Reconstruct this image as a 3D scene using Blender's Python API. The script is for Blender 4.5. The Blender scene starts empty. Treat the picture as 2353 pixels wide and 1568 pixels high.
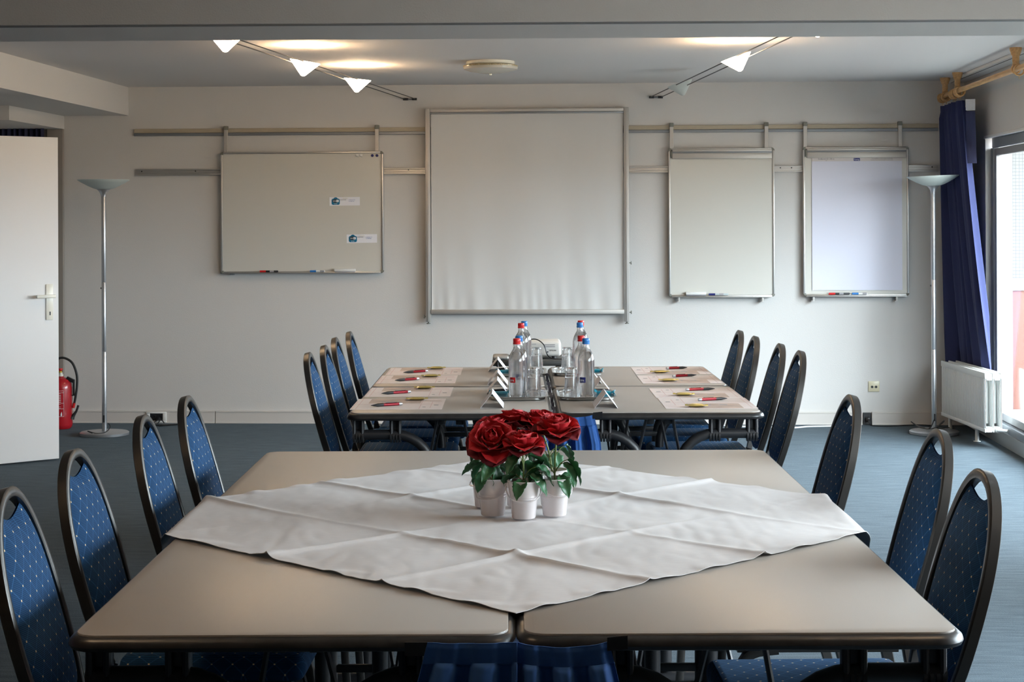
import bpy, bmesh, math, random
from mathutils import Vector, Matrix, noise
random.seed(7)
sc = bpy.context.scene
COL = sc.collection
PI = math.pi

# ------------------------------------------------------------------ camera
CAMZ = 1.475
cam = bpy.data.cameras.new('camera')
cam.sensor_fit = 'HORIZONTAL'; cam.sensor_width = 36.0
cam.lens = 4000.0 / 2353.0 * 36.0
cam.shift_x = -5.5 / 2353.0
cam.shift_y = -276.0 / 2353.0
cam.clip_start = 0.05; cam.clip_end = 200
co = bpy.data.objects.new('camera', cam); COL.objects.link(co)
co.matrix_world = Matrix.Translation((0, 0, CAMZ)) @ Matrix.Rotation(PI / 2, 4, 'X') @ Matrix.Rotation(-0.004, 4, 'Z')
sc.camera = co

# ------------------------------------------------------------------ sky, daylight, exposure
SKY = (0.80, 0.90, 1.0); SKY_STRENGTH = 58.0
BULB_W = 88.0
w = bpy.data.worlds.new('overcast_sky'); sc.world = w; w.use_nodes = True
# overcast sky: three times brighter overhead than at the horizon, dull ground below it
_n = w.node_tree.nodes; _l = w.node_tree.links
_tc = _n.new('ShaderNodeTexCoord'); _sp = _n.new('ShaderNodeSeparateXYZ'); _cr = _n.new('ShaderNodeValToRGB'); _mr = _n.new('ShaderNodeMapRange')
_mr.inputs['From Min'].default_value = -1; _mr.inputs['From Max'].default_value = 1
_l.new(_tc.outputs['Generated'], _sp.inputs[0]); _l.new(_sp.outputs[2], _mr.inputs['Value']); _l.new(_mr.outputs[0], _cr.inputs[0])
_e = _cr.color_ramp.elements
_e[0].position = 0.492; _e[0].color = (0.15, 0.14, 0.125, 1)
_e[1].position = 1.0; _e[1].color = (*SKY, 1)
_k = _e.new(0.505); _k.color = (SKY[0] * .36, SKY[1] * .36, SKY[2] * .36, 1)
_l.new(_cr.outputs[0], _n['Background'].inputs[0])
w.node_tree.nodes['Background'].inputs[1].default_value = SKY_STRENGTH
vs = sc.view_settings
vs.view_transform = 'Standard'; vs.look = 'None'; vs.gamma = 1.0; vs.use_curve_mapping = False
vs.exposure = 0.1
try:
    cy = sc.cycles
    cy.use_denoising = True
    cy.max_bounces = 12; cy.diffuse_bounces = 6; cy.glossy_bounces = 5; cy.transmission_bounces = 12; cy.transparent_max_bounces = 16
    cy.sample_clamp_indirect = 6.0
    cy.caustics_reflective = False; cy.caustics_refractive = False
except Exception:
    pass

# room frame: the back wall runs slightly oblique to the tables
T = 0.055; D = 12.65; TH = math.atan(T); CT = math.cos(TH); ST = math.sin(TH)
UR = 3.235; UL = -3.32; ZC = 2.47
def WP(u, h, d=0.0):
    """point of the room: u along the back wall, h above floor, d out of the wall into the room"""
    return Vector((u * CT - d * ST, D - u * ST - d * CT, h))
def UD(X, Y):
    return (X * CT - (Y - D) * ST, -(X * ST + (Y - D) * CT))

def portal(d0, d1, z0, z1):
    l = bpy.data.lights.new('window_daylight', 'AREA'); l.shape = 'RECTANGLE'
    l.size = d1 - d0; l.size_y = z1 - z0
    l.cycles.is_portal = True
    o = bpy.data.objects.new('window_daylight', l); COL.objects.link(o)
    p = WP(UR + 0.10, (z0 + z1) / 2, (d0 + d1) / 2)
    xax = Vector((-ST, -CT, 0)); zax = Vector((CT, -ST, 0)); yax = zax.cross(xax)
    m = Matrix((xax, yax, zax)).transposed().to_4x4(); m.translation = p
    o.matrix_world = m
W1 = (0.72, 5.15); W2 = (6.45, 9.55); WZ = (0.14, 2.03)
portal(*W1, *WZ); portal(*W2, *WZ)

# ------------------------------------------------------------------ materials
MATS = {}
def mat(name, col, rough=0.5, metal=0.0, **k):
    if name in MATS: return MATS[name]
    m = bpy.data.materials.new(name); m.use_nodes = True
    nt = m.node_tree; b = nt.nodes['Principled BSDF']
    b.inputs['Base Color'].default_value = (*col, 1)
    b.inputs['Roughness'].default_value = rough
    b.inputs['Metallic'].default_value = metal
    if 'spec' in k: b.inputs['Specular IOR Level'].default_value = k['spec']
    if 'trans' in k: b.inputs['Transmission Weight'].default_value = k['trans']
    if 'ior' in k: b.inputs['IOR'].default_value = k['ior']
    if 'sheen' in k:
        b.inputs['Sheen Weight'].default_value = k['sheen']; b.inputs['Sheen Roughness'].default_value = 0.4
        if 'sheen_tint' in k: b.inputs['Sheen Tint'].default_value = (*k['sheen_tint'], 1)
    if 'emit' in k:
        b.inputs['Emission Color'].default_value = (*k['emit'], 1); b.inputs['Emission Strength'].default_value = k.get('estr', 1)
    if 'coat' in k: b.inputs['Coat Weight'].default_value = k['coat']; b.inputs['Coat Roughness'].default_value = 0.1
    if k.get('bump') or k.get('vary'):
        tc = nt.nodes.new('ShaderNodeTexCoord'); mp = nt.nodes.new('ShaderNodeMapping')
        nt.links.new(tc.outputs['Object'], mp.inputs[0])
        mp.inputs['Scale'].default_value = k.get('stretch', (1, 1, 1))
        n = nt.nodes.new('ShaderNodeTexNoise'); n.inputs['Scale'].default_value = k.get('nscale', 200); n.inputs['Detail'].default_value = k.get('detail', 3)
        nt.links.new(mp.outputs[0], n.inputs['Vector'])
        if k.get('bump'):
            bp = nt.nodes.new('ShaderNodeBump'); bp.inputs['Strength'].default_value = k['bump']; bp.inputs['Distance'].default_value = k.get('bdist', 0.003)
            nt.links.new(n.outputs['Fac'], bp.inputs['Height']); nt.links.new(bp.outputs[0], b.inputs['Normal'])
        if k.get('vary'):
            r = nt.nodes.new('ShaderNodeMapRange'); v = k['vary']
            r.inputs['From Min'].default_value = 0.3; r.inputs['From Max'].default_value = 0.7
            r.inputs['To Min'].default_value = 1 - v; r.inputs['To Max'].default_value = 1 + v
            nt.links.new(n.outputs['Fac'], r.inputs['Value'])
            hs = nt.nodes.new('ShaderNodeHueSaturation'); hs.inputs['Color'].default_value = (*col, 1)
            nt.links.new(r.outputs[0], hs.inputs['Value']); nt.links.new(hs.outputs[0], b.inputs['Base Color'])
    MATS[name] = m
    return m

wall_m = mat('wall_paint', (0.63, 0.61, 0.585), 0.75, bump=0.35, nscale=120, bdist=0.002)
ceil_m = mat('ceiling_plaster', (0.72, 0.69, 0.67), 0.85, bump=0.5, nscale=150, bdist=0.002)
beam_m = mat('beam_paint', (0.58, 0.565, 0.54), 0.75, bump=0.4, nscale=150, bdist=0.002)
base_m = mat('trunking_plastic', (0.62, 0.58, 0.54), 0.4)
whitep = mat('white_plastic', (0.78, 0.77, 0.74), 0.35)
door_m = mat('door_laminate', (0.80, 0.79, 0.78), 0.35, bump=0.05, nscale=60)
ivory = mat('ivory_enamel', (0.86, 0.84, 0.74), 0.25)
frame_dark = mat('shaded_jamb', (0.30, 0.27, 0.24), 0.6)  # grey-beige jamb, its colour darkened for the shade in the alcove
alu = mat('brushed_aluminium', (0.55, 0.54, 0.52), 0.38, 0.85, vary=0.05, nscale=80, stretch=(1, 1, 30))
alu_matt = mat('matt_aluminium', (0.50, 0.48, 0.45), 0.5, 0.55)
alu_dark = mat('grey_aluminium', (0.26, 0.28, 0.30), 0.45, 0.6)
tanwood = mat('tan_rail_face', (0.40, 0.34, 0.25), 0.5, vary=0.08, nscale=30, stretch=(1, 1, 20))
chrome = mat('polished_steel', (0.75, 0.75, 0.74), 0.14, 1.0)
silver = mat('satin_silver', (0.52, 0.53, 0.55), 0.35, 0.8)
capgrey = mat('corner_plastic', (0.17, 0.17, 0.145), 0.5)
black = mat('black_plastic', (0.012, 0.012, 0.014), 0.4)
blackmetal = mat('black_metal', (0.016, 0.016, 0.018), 0.42, 0.0, spec=0.6, bump=0.1, nscale=400, bdist=0.0005)
bumper = mat('black_edge_bumper', (0.02, 0.019, 0.019), 0.36, vary=0.3, nscale=30)
laminate = mat('table_laminate', (0.395, 0.36, 0.325), 0.38, vary=0.03, nscale=500, detail=1)
gun = mat('hammered_bronze_grey', (0.060, 0.056, 0.052), 0.33, 0.65, bump=0.15, nscale=500, bdist=0.0006)
cloth_m = mat('white_linen', (0.66, 0.625, 0.615), 0.85, sheen=0.1, vary=0.03, nscale=40, bump=0.1, bdist=0.001, stretch=(1, 4, 1))
paper = mat('white_paper', (0.84, 0.84, 0.88), 0.7)
padpaper = mat('flipchart_paper', (0.70, 0.70, 0.80), 0.6)
board_w = mat('whiteboard_enamel', (0.63, 0.61, 0.555), 0.28)
screen_m = mat('projection_fabric', (0.64, 0.63, 0.61), 0.7)
navy_c = mat('navy_curtain', (0.013, 0.019, 0.078), 0.85, sheen=0.04, sheen_tint=(0.5, 0.6, 1), bump=0.2, nscale=250, bdist=0.001)
skirt_m = mat('blue_skirt_fabric', (0.015, 0.078, 0.27), 0.8, sheen=0.1, sheen_tint=(0.4, 0.6, 1))
navy_dk = mat('dark_curtain', (0.012, 0.014, 0.05), 0.8)
wood_o = mat('oiled_pine', (0.50, 0.29, 0.12), 0.4, vary=0.2, nscale=8, stretch=(10, 1, 10))
red_e = mat('red_enamel', (0.42, 0.012, 0.02), 0.25, coat=0.4)
red_p = mat('red_plastic', (0.62, 0.02, 0.02), 0.3)
blue_p = mat('blue_plastic', (0.03, 0.19, 0.52), 0.3)
teal_p = mat('teal_wrap', (0.01, 0.30, 0.42), 0.3)
dkblue_p = mat('dark_blue_plastic', (0.01, 0.016, 0.14), 0.35)
ink = mat('black_ink', (0.03, 0.03, 0.035), 0.6)
inkblue = mat('blue_ink', (0.05, 0.12, 0.40), 0.6)
inkgrey = mat('grey_ink', (0.35, 0.34, 0.36), 0.6)
inkred = mat('pink_ink', (0.62, 0.40, 0.40), 0.6)
teal_ink = mat('teal_ink', (0.0, 0.16, 0.30), 0.4)
white_ink = mat('white_ink', (0.85, 0.85, 0.87), 0.5)
pen_red = mat('red_pen_metal', (0.30, 0.008, 0.018), 0.25, 0.3)
gold = mat('gold_foil', (0.62, 0.50, 0.16), 0.28, 0.5)
taupe = mat('printed_photo', (0.48, 0.38, 0.33), 0.6, vary=0.25, nscale=14)
beige_p = mat('beige_plastic', (0.66, 0.60, 0.42), 0.3)
petal_m = mat('red_petal_silk', (0.50, 0.008, 0.016), 0.6, sheen=0.25, sheen_tint=(1, 0.25, 0.2), vary=0.35, nscale=30)
petal_d = mat('dark_red_petal_silk', (0.15, 0.003, 0.010), 0.65, sheen=0.25, sheen_tint=(1, 0.3, 0.3), vary=0.3, nscale=30)
leaf_m = mat('green_leaf_silk', (0.026, 0.115, 0.045), 0.42, vary=0.35, nscale=35)
stem_m = mat('green_stem', (0.14, 0.19, 0.05), 0.5)
soil_m = mat('brown_soil', (0.12, 0.075, 0.03), 0.9, vary=0.5, nscale=150, bump=1.0, bdist=0.004)
pot_m = mat('white_enamel_pot', (0.78, 0.72, 0.72), 0.22, coat=0.3)
rad_m = mat('radiator_enamel', (0.76, 0.77, 0.75), 0.3)
shade_m = mat('frosted_shade_glass', (0.66, 0.74, 0.71), 0.5, trans=0.15)
near_black = mat('near_black_plastic', (0.02, 0.02, 0.022), 0.5)  # near-black for socket inserts, outlets, cable slot and track groove
proj_m = mat('projector_plastic', (0.72, 0.70, 0.66), 0.4)
shelf_m = mat('cart_dark_shelf', (0.05, 0.048, 0.045), 0.45)
balc_w = mat('balcony_grey_frame', (0.30, 0.30, 0.30), 0.4)
pink_m = mat('terracotta_panel', (0.20, 0.085, 0.065), 0.6)
conc = mat('balcony_concrete', (0.5, 0.5, 0.48), 0.8, vary=0.1, nscale=20)
cone_on = mat('lit_cone_glass', (0.9, 0.8, 0.6), 0.4, emit=(1.0, 0.70, 0.42), estr=75.0)
cone_off = mat('unlit_cone_glass', (0.62, 0.66, 0.62), 0.3, trans=0.3)
bulb_m = mat('lit_bulb', (1, 0.9, 0.7), 0.4, emit=(1.0, 0.72, 0.40), estr=30.0)
dome_m = mat('dome_opal_glass', (0.60, 0.56, 0.47), 0.25)
dome_g = mat('dome_amber_glass', (0.42, 0.34, 0.20), 0.2, vary=0.4, nscale=120)
rubber = mat('black_rubber', (0.015, 0.015, 0.016), 0.55)
white_cable = mat('white_cable', (0.8, 0.8, 0.8), 0.4)
yellow_p = mat('yellow_plastic', (0.7, 0.45, 0.02), 0.4)

def thin_glass(name, tint, refl=0.10):
    m = bpy.data.materials.new(name); m.use_nodes = True; nt = m.node_tree
    nt.nodes.clear(); out = nt.nodes.new('ShaderNodeOutputMaterial'); mx = nt.nodes.new('ShaderNodeMixShader')
    t = nt.nodes.new('ShaderNodeBsdfTransparent'); t.inputs[0].default_value = (*tint, 1)
    g = nt.nodes.new('ShaderNodeBsdfGlossy'); g.inputs['Roughness'].default_value = 0.02
    lw = nt.nodes.new('ShaderNodeLayerWeight'); lw.inputs[0].default_value = 0.5
    pw = nt.nodes.new('ShaderNodeMath'); pw.operation = 'POWER'; pw.inputs[1].default_value = 5
    ma = nt.nodes.new('ShaderNodeMath'); ma.operation = 'MULTIPLY_ADD'; ma.inputs[1].default_value = 0.6; ma.inputs[2].default_value = 0.04
    nt.links.new(lw.outputs['Facing'], pw.inputs[0]); nt.links.new(pw.outputs[0], ma.inputs[0]); nt.links.new(ma.outputs[0], mx.inputs[0])
    nt.links.new(t.outputs[0], mx.inputs[1]); nt.links.new(g.outputs[0], mx.inputs[2])
    nt.links.new(mx.outputs[0], out.inputs[0]); return m
def solid_glass(name, tint, ior, clear):
    m = bpy.data.materials.new(name); m.use_nodes = True; nt = m.node_tree
    nt.nodes.clear(); out = nt.nodes.new('ShaderNodeOutputMaterial'); mx = nt.nodes.new('ShaderNodeMixShader')
    t = nt.nodes.new('ShaderNodeBsdfTransparent')
    g = nt.nodes.new('ShaderNodeBsdfGlass'); g.inputs['IOR'].default_value = ior; g.inputs['Roughness'].default_value = 0.0
    g.inputs['Color'].default_value = (*tint, 1)
    mx.inputs[0].default_value = 1 - clear
    nt.links.new(t.outputs[0], mx.inputs[1]); nt.links.new(g.outputs[0], mx.inputs[2]); nt.links.new(mx.outputs[0], out.inputs[0]); return m
pane_m = thin_glass('window_pane_glass', (0.95, 0.97, 0.96))
glass_m = solid_glass('clear_glass', (1.0, 1.0, 1.0), 1.45, 0.15)
water_m = solid_glass('still_water', (1.0, 1.0, 1.0), 1.33, 0.2)

# --- node graphs with more structure
def carpet():
    m = mat('blue_carpet', (0.05, 0.08, 0.115), 0.95, spec=0.2, sheen=0.08, sheen_tint=(0.72, 0.88, 1.0))
    nt = m.node_tree; b = nt.nodes['Principled BSDF']
    tc = nt.nodes.new('ShaderNodeTexCoord'); mp = nt.nodes.new('ShaderNodeMapping'); mp.inputs['Scale'].default_value = (6, 45, 1)
    nt.links.new(tc.outputs['Object'], mp.inputs[0])
    n1 = nt.nodes.new('ShaderNodeTexNoise'); n1.inputs['Scale'].default_value = 1.0; n1.inputs['Detail'].default_value = 4
    nt.links.new(mp.outputs[0], n1.inputs['Vector'])
    n2 = nt.nodes.new('ShaderNodeTexNoise'); n2.inputs['Scale'].default_value = 260; n2.inputs['Detail'].default_value = 2
    nt.links.new(tc.outputs['Object'], n2.inputs['Vector'])
    add = nt.nodes.new('ShaderNodeMath'); add.operation = 'ADD'
    nt.links.new(n1.outputs['Fac'], add.inputs[0]); nt.links.new(n2.outputs['Fac'], add.inputs[1])
    cr = nt.nodes.new('ShaderNodeValToRGB'); e = cr.color_ramp.elements
    e[0].position = 0.36; e[0].color = (0.020, 0.029, 0.038, 1)
    e[1].position = 0.64; e[1].color = (0.064, 0.086, 0.102, 1)
    hal = nt.nodes.new('ShaderNodeMath'); hal.operation = 'MULTIPLY'; hal.inputs[1].default_value = 0.5
    nt.links.new(add.outputs[0], hal.inputs[0]); nt.links.new(hal.outputs[0], cr.inputs[0]); nt.links.new(cr.outputs[0], b.inputs['Base Color'])
    bp = nt.nodes.new('ShaderNodeBump'); bp.inputs['Strength'].default_value = 0.6; bp.inputs['Distance'].default_value = 0.004
    nt.links.new(n2.outputs['Fac'], bp.inputs['Height']); nt.links.new(bp.outputs[0], b.inputs['Normal'])
    return m
carpet_m = carpet()

def fabric(name, au, av):
    """blue chair fabric: a diamond lattice of fine lighter lines with gold dots at the crossings"""
    m = mat(name, (0.02, 0.09, 0.26), 0.85, spec=0.25, sheen=0.06, sheen_tint=(0.35, 0.6, 1))
    nt = m.node_tree; b = nt.nodes['Principled BSDF']; N = nt.nodes.new; L = nt.links.new
    def mth(op, a, bb=None, c=None):
        n = N('ShaderNodeMath'); n.operation = op
        for i, v in enumerate((a, bb, c)):
            if v is None: continue
            if isinstance(v, (int, float)): n.inputs[i].default_value = v
            else: L(v, n.inputs[i])
        return n.outputs[0]
    tc = N('ShaderNodeTexCoord'); sp = N('ShaderNodeSeparateXYZ'); L(tc.outputs['Object'], sp.inputs[0])
    ax = {'x': sp.outputs[0], 'y': sp.outputs[1], 'z': sp.outputs[2]}
    u0 = ax[au]; v0 = ax[av] if len(av) == 1 else mth('ADD', ax[av[0]], ax[av[1]])
    A, Bv = 0.048, 0.050
    u = mth('DIVIDE', u0, A); v = mth('DIVIDE', v0, Bv)
    p = mth('ADD', u, v); q = mth('SUBTRACT', u, v)
    dp = mth('SUBTRACT', mth('FRACT', mth('ADD', p, 10.5)), 0.5); dq = mth('SUBTRACT', mth('FRACT', mth('ADD', q, 10.5)), 0.5)
    du = mth('MULTIPLY', mth('ADD', dp, dq), A / 2); dv = mth('MULTIPLY', mth('SUBTRACT', dp, dq), Bv / 2)
    dist = mth('SQRT', mth('ADD', mth('MULTIPLY', du, du), mth('MULTIPLY', dv, dv)))
    dot = mth('LESS_THAN', dist, 0.0023)
    line = mth('LESS_THAN', mth('MINIMUM', mth('ABSOLUTE', dp), mth('ABSOLUTE', dq)), 0.035)
    wv = N('ShaderNodeTexWave'); wv.bands_direction = 'Z'; wv.inputs['Scale'].default_value = 90; wv.inputs['Distortion'].default_value = 0.3; L(tc.outputs['Object'], wv.inputs['Vector'])
    c0 = N('ShaderNodeMix'); c0.data_type = 'RGBA'; L(wv.outputs['Fac'], c0.inputs[0])
    c0.inputs[6].default_value = (0.004, 0.030, 0.090, 1); c0.inputs[7].default_value = (0.010, 0.066, 0.165, 1)
    c1 = N('ShaderNodeMix'); c1.data_type = 'RGBA'; L(mth('MULTIPLY', line, 0.45), c1.inputs[0]); L(c0.outputs[2], c1.inputs[6]); c1.inputs[7].default_value = (0.04, 0.15, 0.33, 1)
    c2 = N('ShaderNodeMix'); c2.data_type = 'RGBA'; L(dot, c2.inputs[0]); L(c1.outputs[2], c2.inputs[6]); c2.inputs[7].default_value = (0.80, 0.62, 0.38, 1)
    L(c2.outputs[2], b.inputs['Base Color'])
    bp = N('ShaderNodeBump'); bp.inputs['Strength'].default_value = 0.25; bp.inputs['Distance'].default_value = 0.001
    L(wv.outputs['Fac'], bp.inputs['Height']); L(bp.outputs[0], b.inputs['Normal'])
    return m
fab_back = fabric('dotted_back_fabric', 'y', 'z')
fab_seat = fabric('dotted_seat_fabric', 'x', 'yz')

def wired_glass():
    m = mat('wired_glass', (0.16, 0.155, 0.15), 0.4)
    nt = m.node_tree; b = nt.nodes['Principled BSDF']; N = nt.nodes.new
    tc = N('ShaderNodeTexCoord'); br = N('ShaderNodeTexBrick'); br.offset = 0.0
    br.inputs['Scale'].default_value = 1; br.inputs['Brick Width'].default_value = 0.025; br.inputs['Row Height'].default_value = 0.025; br.inputs['Mortar Size'].default_value = 0.0016
    br.inputs['Color1'].default_value = (0.16, 0.155, 0.15, 1); br.inputs['Color2'].default_value = (0.155, 0.15, 0.145, 1); br.inputs['Mortar'].default_value = (0.08, 0.078, 0.075, 1)
    mp = N('ShaderNodeMapping'); mp.inputs['Rotation'].default_value = (PI / 2, 0, 0)
    nt.links.new(tc.outputs['Object'], mp.inputs[0]); nt.links.new(mp.outputs[0], br.inputs['Vector']); nt.links.new(br.outputs[0], b.inputs['Base Color'])
    return m
wired_m = wired_glass()

# ------------------------------------------------------------------ mesh building
class B:
    def __init__(s): s.bm = bmesh.new()
    def merge(s, o, M=None):
        me = bpy.data.meshes.new('t'); o.to_mesh(me); o.free()
        if M is not None: me.transform(M)
        s.bm.from_mesh(me); bpy.data.meshes.remove(me); return s
    def box(s, c, d, bev=0.0, seg=2, M=None):
        b = bmesh.new(); bmesh.ops.create_cube(b, size=1)
        for v in b.verts: v.co = Vector((v.co.x * d[0], v.co.y * d[1], v.co.z * d[2]))
        if bev: bmesh.ops.bevel(b, geom=b.edges[:], offset=min(bev, min(d) * 0.49), segments=seg, profile=0.5, affect='EDGES')
        if M is not None: bmesh.ops.transform(b, matrix=M, verts=b.verts)
        bmesh.ops.translate(b, vec=Vector(c), verts=b.verts)
        return s.merge(b)
    def bb(s, x0, x1, y0, y1, z0, z1, bev=0.0, seg=2):
        return s.box(((x0 + x1) / 2, (y0 + y1) / 2, (z0 + z1) / 2), (abs(x1 - x0), abs(y1 - y0), abs(z1 - z0)), bev, seg)
    def lathe(s, prof, n=24, c=(0, 0, 0), M=None, cap=True):
        b = bmesh.new(); rings = []
        for r, z in prof:
            if r < 1e-6: rings.append([b.verts.new((0, 0, z))])
            else: rings.append([b.verts.new((r * math.cos(2 * PI * i / n), r * math.sin(2 * PI * i / n), z)) for i in range(n)])
        for a, d in zip(rings, rings[1:]):
            for i in range(n):
                j = (i + 1) % n
                f = [a[i % len(a)], a[j % len(a)], d[j % len(d)], d[i % len(d)]]
                f2 = []
                for v in f:
                    if v not in f2: f2.append(v)
                if len(f2) > 2: b.faces.new(f2)
        if cap:
            if len(rings[0]) > 1: b.faces.new(rings[0][::-1])
            if len(rings[-1]) > 1: b.faces.new(rings[-1])
        bmesh.ops.recalc_face_normals(b, faces=b.faces)
        if M is not None: bmesh.ops.transform(b, matrix=M, verts=b.verts)
        bmesh.ops.translate(b, vec=Vector(c), verts=b.verts)
        return s.merge(b)
    def tube(s, pts, r, n=8, ry=None, closed=False, up=None, square=False):
        """sweep an ellipse (r sideways, ry along the frame's second axis) along pts"""
        pts = [Vector(p) for p in pts]; ry = r if ry is None else ry
        b = bmesh.new(); rings = []; N = len(pts); u = Vector(up) if up else None
        for i, p in enumerate(pts):
            a = pts[(i - 1) % N] if (closed or i > 0) else p; c = pts[(i + 1) % N] if (closed or i < N - 1) else p
            t = (c - a).normalized()
            if u is None: u = t.orthogonal().normalized()
            s1 = u - t * u.dot(t)
            if s1.length < 1e-5: s1 = t.orthogonal()
            s1.normalize(); s2 = t.cross(s1)
            if not up: u = s1
            rr = r[i] if isinstance(r, (list, tuple)) else r; ryy = ry[i] if isinstance(ry, (list, tuple)) else ry
            if square:
                cs = [(1, .55), (.8, 1), (-.8, 1), (-1, .55), (-1, -.55), (-.8, -1), (.8, -1), (1, -.55)]
                rings.append([b.verts.new(p + s1 * (rr * x) + s2 * (ryy * y)) for x, y in cs])
            else:
                rings.append([b.verts.new(p + s1 * (rr * math.cos(2 * PI * k / n)) + s2 * (ryy * math.sin(2 * PI * k / n))) for k in range(n)])
        m = len(rings[0])
        for i in range(N if closed else N - 1):
            A, Bq = rings[i], rings[(i + 1) % N]
            for k in range(m): b.faces.new((A[k], A[(k + 1) % m], Bq[(k + 1) % m], Bq[k]))
        if not closed: b.faces.new(rings[0][::-1]); b.faces.new(rings[-1])
        bmesh.ops.recalc_face_normals(b, faces=b.faces)
        return s.merge(b)
    def prism(s, outline, z0, z1, bev=0.0, M=None):
        b = bmesh.new(); f = b.faces.new([b.verts.new((x, y, z0)) for x, y in outline])
        r = bmesh.ops.extrude_face_region(b, geom=[f]); vs = [g for g in r['geom'] if isinstance(g, bmesh.types.BMVert)]
        bmesh.ops.translate(b, vec=(0, 0, z1 - z0), verts=vs)
        bmesh.ops.recalc_face_normals(b, faces=b.faces)
        if bev:
            es = [e for e in b.edges if abs(e.verts[0].co.z - e.verts[1].co.z) < 1e-6]
            bmesh.ops.bevel(b, geom=es, offset=bev, segments=2, profile=0.5, affect='EDGES')
        if M is not None: bmesh.ops.transform(b, matrix=M, verts=b.verts)
        return s.merge(b)
    def grid(s, fn, nu, nv, thick=0.0):
        b = bmesh.new(); V = [[b.verts.new(fn(i / nu, j / nv)) for j in range(nv + 1)] for i in range(nu + 1)]
        for i in range(nu):
            for j in range(nv): b.faces.new((V[i][j], V[i + 1][j], V[i + 1][j + 1], V[i][j + 1]))
        if thick:
            bmesh.ops.recalc_face_normals(b, faces=b.faces)
            bmesh.ops.solidify(b, geom=b.faces[:], thickness=thick)
        return s.merge(b)
    def done(s, name, m, parent=None, smooth=True, loc=None, ang=38):
        me = bpy.data.meshes.new(name); s.bm.to_mesh(me); s.bm.free()
        me.materials.append(m)
        if smooth:
            me.polygons.foreach_set('use_smooth', [True] * len(me.polygons)); me.set_sharp_from_angle(angle=math.radians(ang))
        o = bpy.data.objects.new(name, me); COL.objects.link(o)
        if parent is not None: o.parent = parent
        if loc is not None: o.location = loc
        return o

def tag(o, label, cat, group=None, kind=None):
    o['label'] = label
    if cat: o['category'] = cat
    if group: o['group'] = group
    if kind: o['kind'] = kind
    return o
def thing(name, label, cat, loc=(0, 0, 0), rz=0.0, group=None, kind=None):
    o = bpy.data.objects.new(name, None); COL.objects.link(o); o.empty_display_size = 0.1
    o.location = loc; o.rotation_euler = (0, 0, rz)
    return tag(o, label, cat, group, kind)
def dup(root, label, loc=None, rz=None, group=None, name=None):
    r = root.copy(); COL.objects.link(r)
    if loc is not None: r.location = loc
    if rz is not None: r.rotation_euler = (0, 0, rz)
    r['label'] = label
    if group: r['group'] = group
    for ch in KIDS(root):
        c = ch.copy(); COL.objects.link(c); c.parent = r
        for g in KIDS(ch):
            d = g.copy(); COL.objects.link(d); d.parent = c
    return r
def KIDS(o): return [x for x in COL.objects if x.parent == o]
def text(s, size, m, parent, M, name='lettering', align='LEFT', sx=1.0):
    cu = bpy.data.curves.new(name, 'FONT'); cu.body = s; cu.size = size; cu.extrude = 0.0002; cu.align_x = align; cu.resolution_u = 2
    o = bpy.data.objects.new(name, cu); COL.objects.link(o)
    dg = bpy.context.evaluated_depsgraph_get(); me = bpy.data.meshes.new_from_object(o.evaluated_get(dg))
    bpy.data.objects.remove(o); bpy.data.curves.remove(cu)
    me.transform(M @ Matrix.Diagonal((sx, 1, 1, 1))); me.materials.clear(); me.materials.append(m)
    r = bpy.data.objects.new(name, me); COL.objects.link(r); r.parent = parent
    return r
RX = Matrix.Rotation(PI / 2, 4, 'X')
def arc(cx, cz, r, a0, a1, n=8):
    return [(cx + r * math.cos(a0 + (a1 - a0) * i / n), cz + r * math.sin(a0 + (a1 - a0) * i / n)) for i in range(n + 1)]
def rrect(x0, x1, y0, y1, r, n=5):
    o = []
    for cx, cy, a in ((x1 - r, y1 - r, 0), (x0 + r, y1 - r, PI / 2), (x0 + r, y0 + r, PI), (x1 - r, y0 + r, 1.5 * PI)):
        o += [(cx + r * math.cos(a + PI / 2 * i / n), cy + r * math.sin(a + PI / 2 * i / n)) for i in range(n + 1)]
    return o
def smooth_path(pts, n=6):
    """Catmull-Rom through pts"""
    P = [Vector(p) for p in pts]; P = [P[0] * 2 - P[1]] + P + [P[-1] * 2 - P[-2]]; o = []
    for i in range(1, len(P) - 2):
        for k in range(n):
            t = k / n; a, b, c, d = P[i - 1:i + 3]
            o.append(0.5 * (2 * b + (c - a) * t + (2 * a - 5 * b + 4 * c - d) * t * t + (3 * b - a - 3 * c + d) * t ** 3))
    return o + [P[-2]]
ROOM = WP(0, 0, 0)
def room(name, b, m, label, cat, smooth=False, kind='structure'):
    """a piece of the setting built in room coordinates (x = u, y = -d)"""
    o = b.done(name, m, None, smooth); o.location = ROOM; o.rotation_euler = (0, 0, -TH)
    return tag(o, label, cat, None, kind)

# ================================================================== THE ROOM
DN = 14.3
room('floor', B().bb(-4.1, 3.36, -DN, 0.15, -0.12, 0.0), carpet_m, 'blue heathered carpet across the whole meeting room', 'floor')
room('ceiling', B().bb(-4.1, 3.36, -DN, 0.15, ZC, ZC + 0.15), ceil_m, 'white textured plaster ceiling', 'ceiling')
room('wall_back', B().bb(-4.1, 3.36, 0.0, 0.15, 0.0, ZC), wall_m, 'white back wall behind the boards', 'wall')
wl = thing('wall_left', 'white left wall with lintel over the alcove beside the open door', 'wall', ROOM, -TH, None, 'structure')
B().bb(-4.1, -3.9, -2.62, 0.0, 0, ZC).done('alcove_wall', wall_m, wl, False)
B().bb(-4.1, -3.44, -DN, -2.62, 0, ZC).done('wall_panel', wall_m, wl, False)
B().bb(-3.9, UL, -1.18, 0.0, 2.165, 2.262).done('lintel', wall_m, wl, False)
B().bb(-3.44, UL - 0.002, -0.035, -0.001, 0.0, 2.165, 0.003).done('door_post', frame_dark, wl, False)
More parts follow.
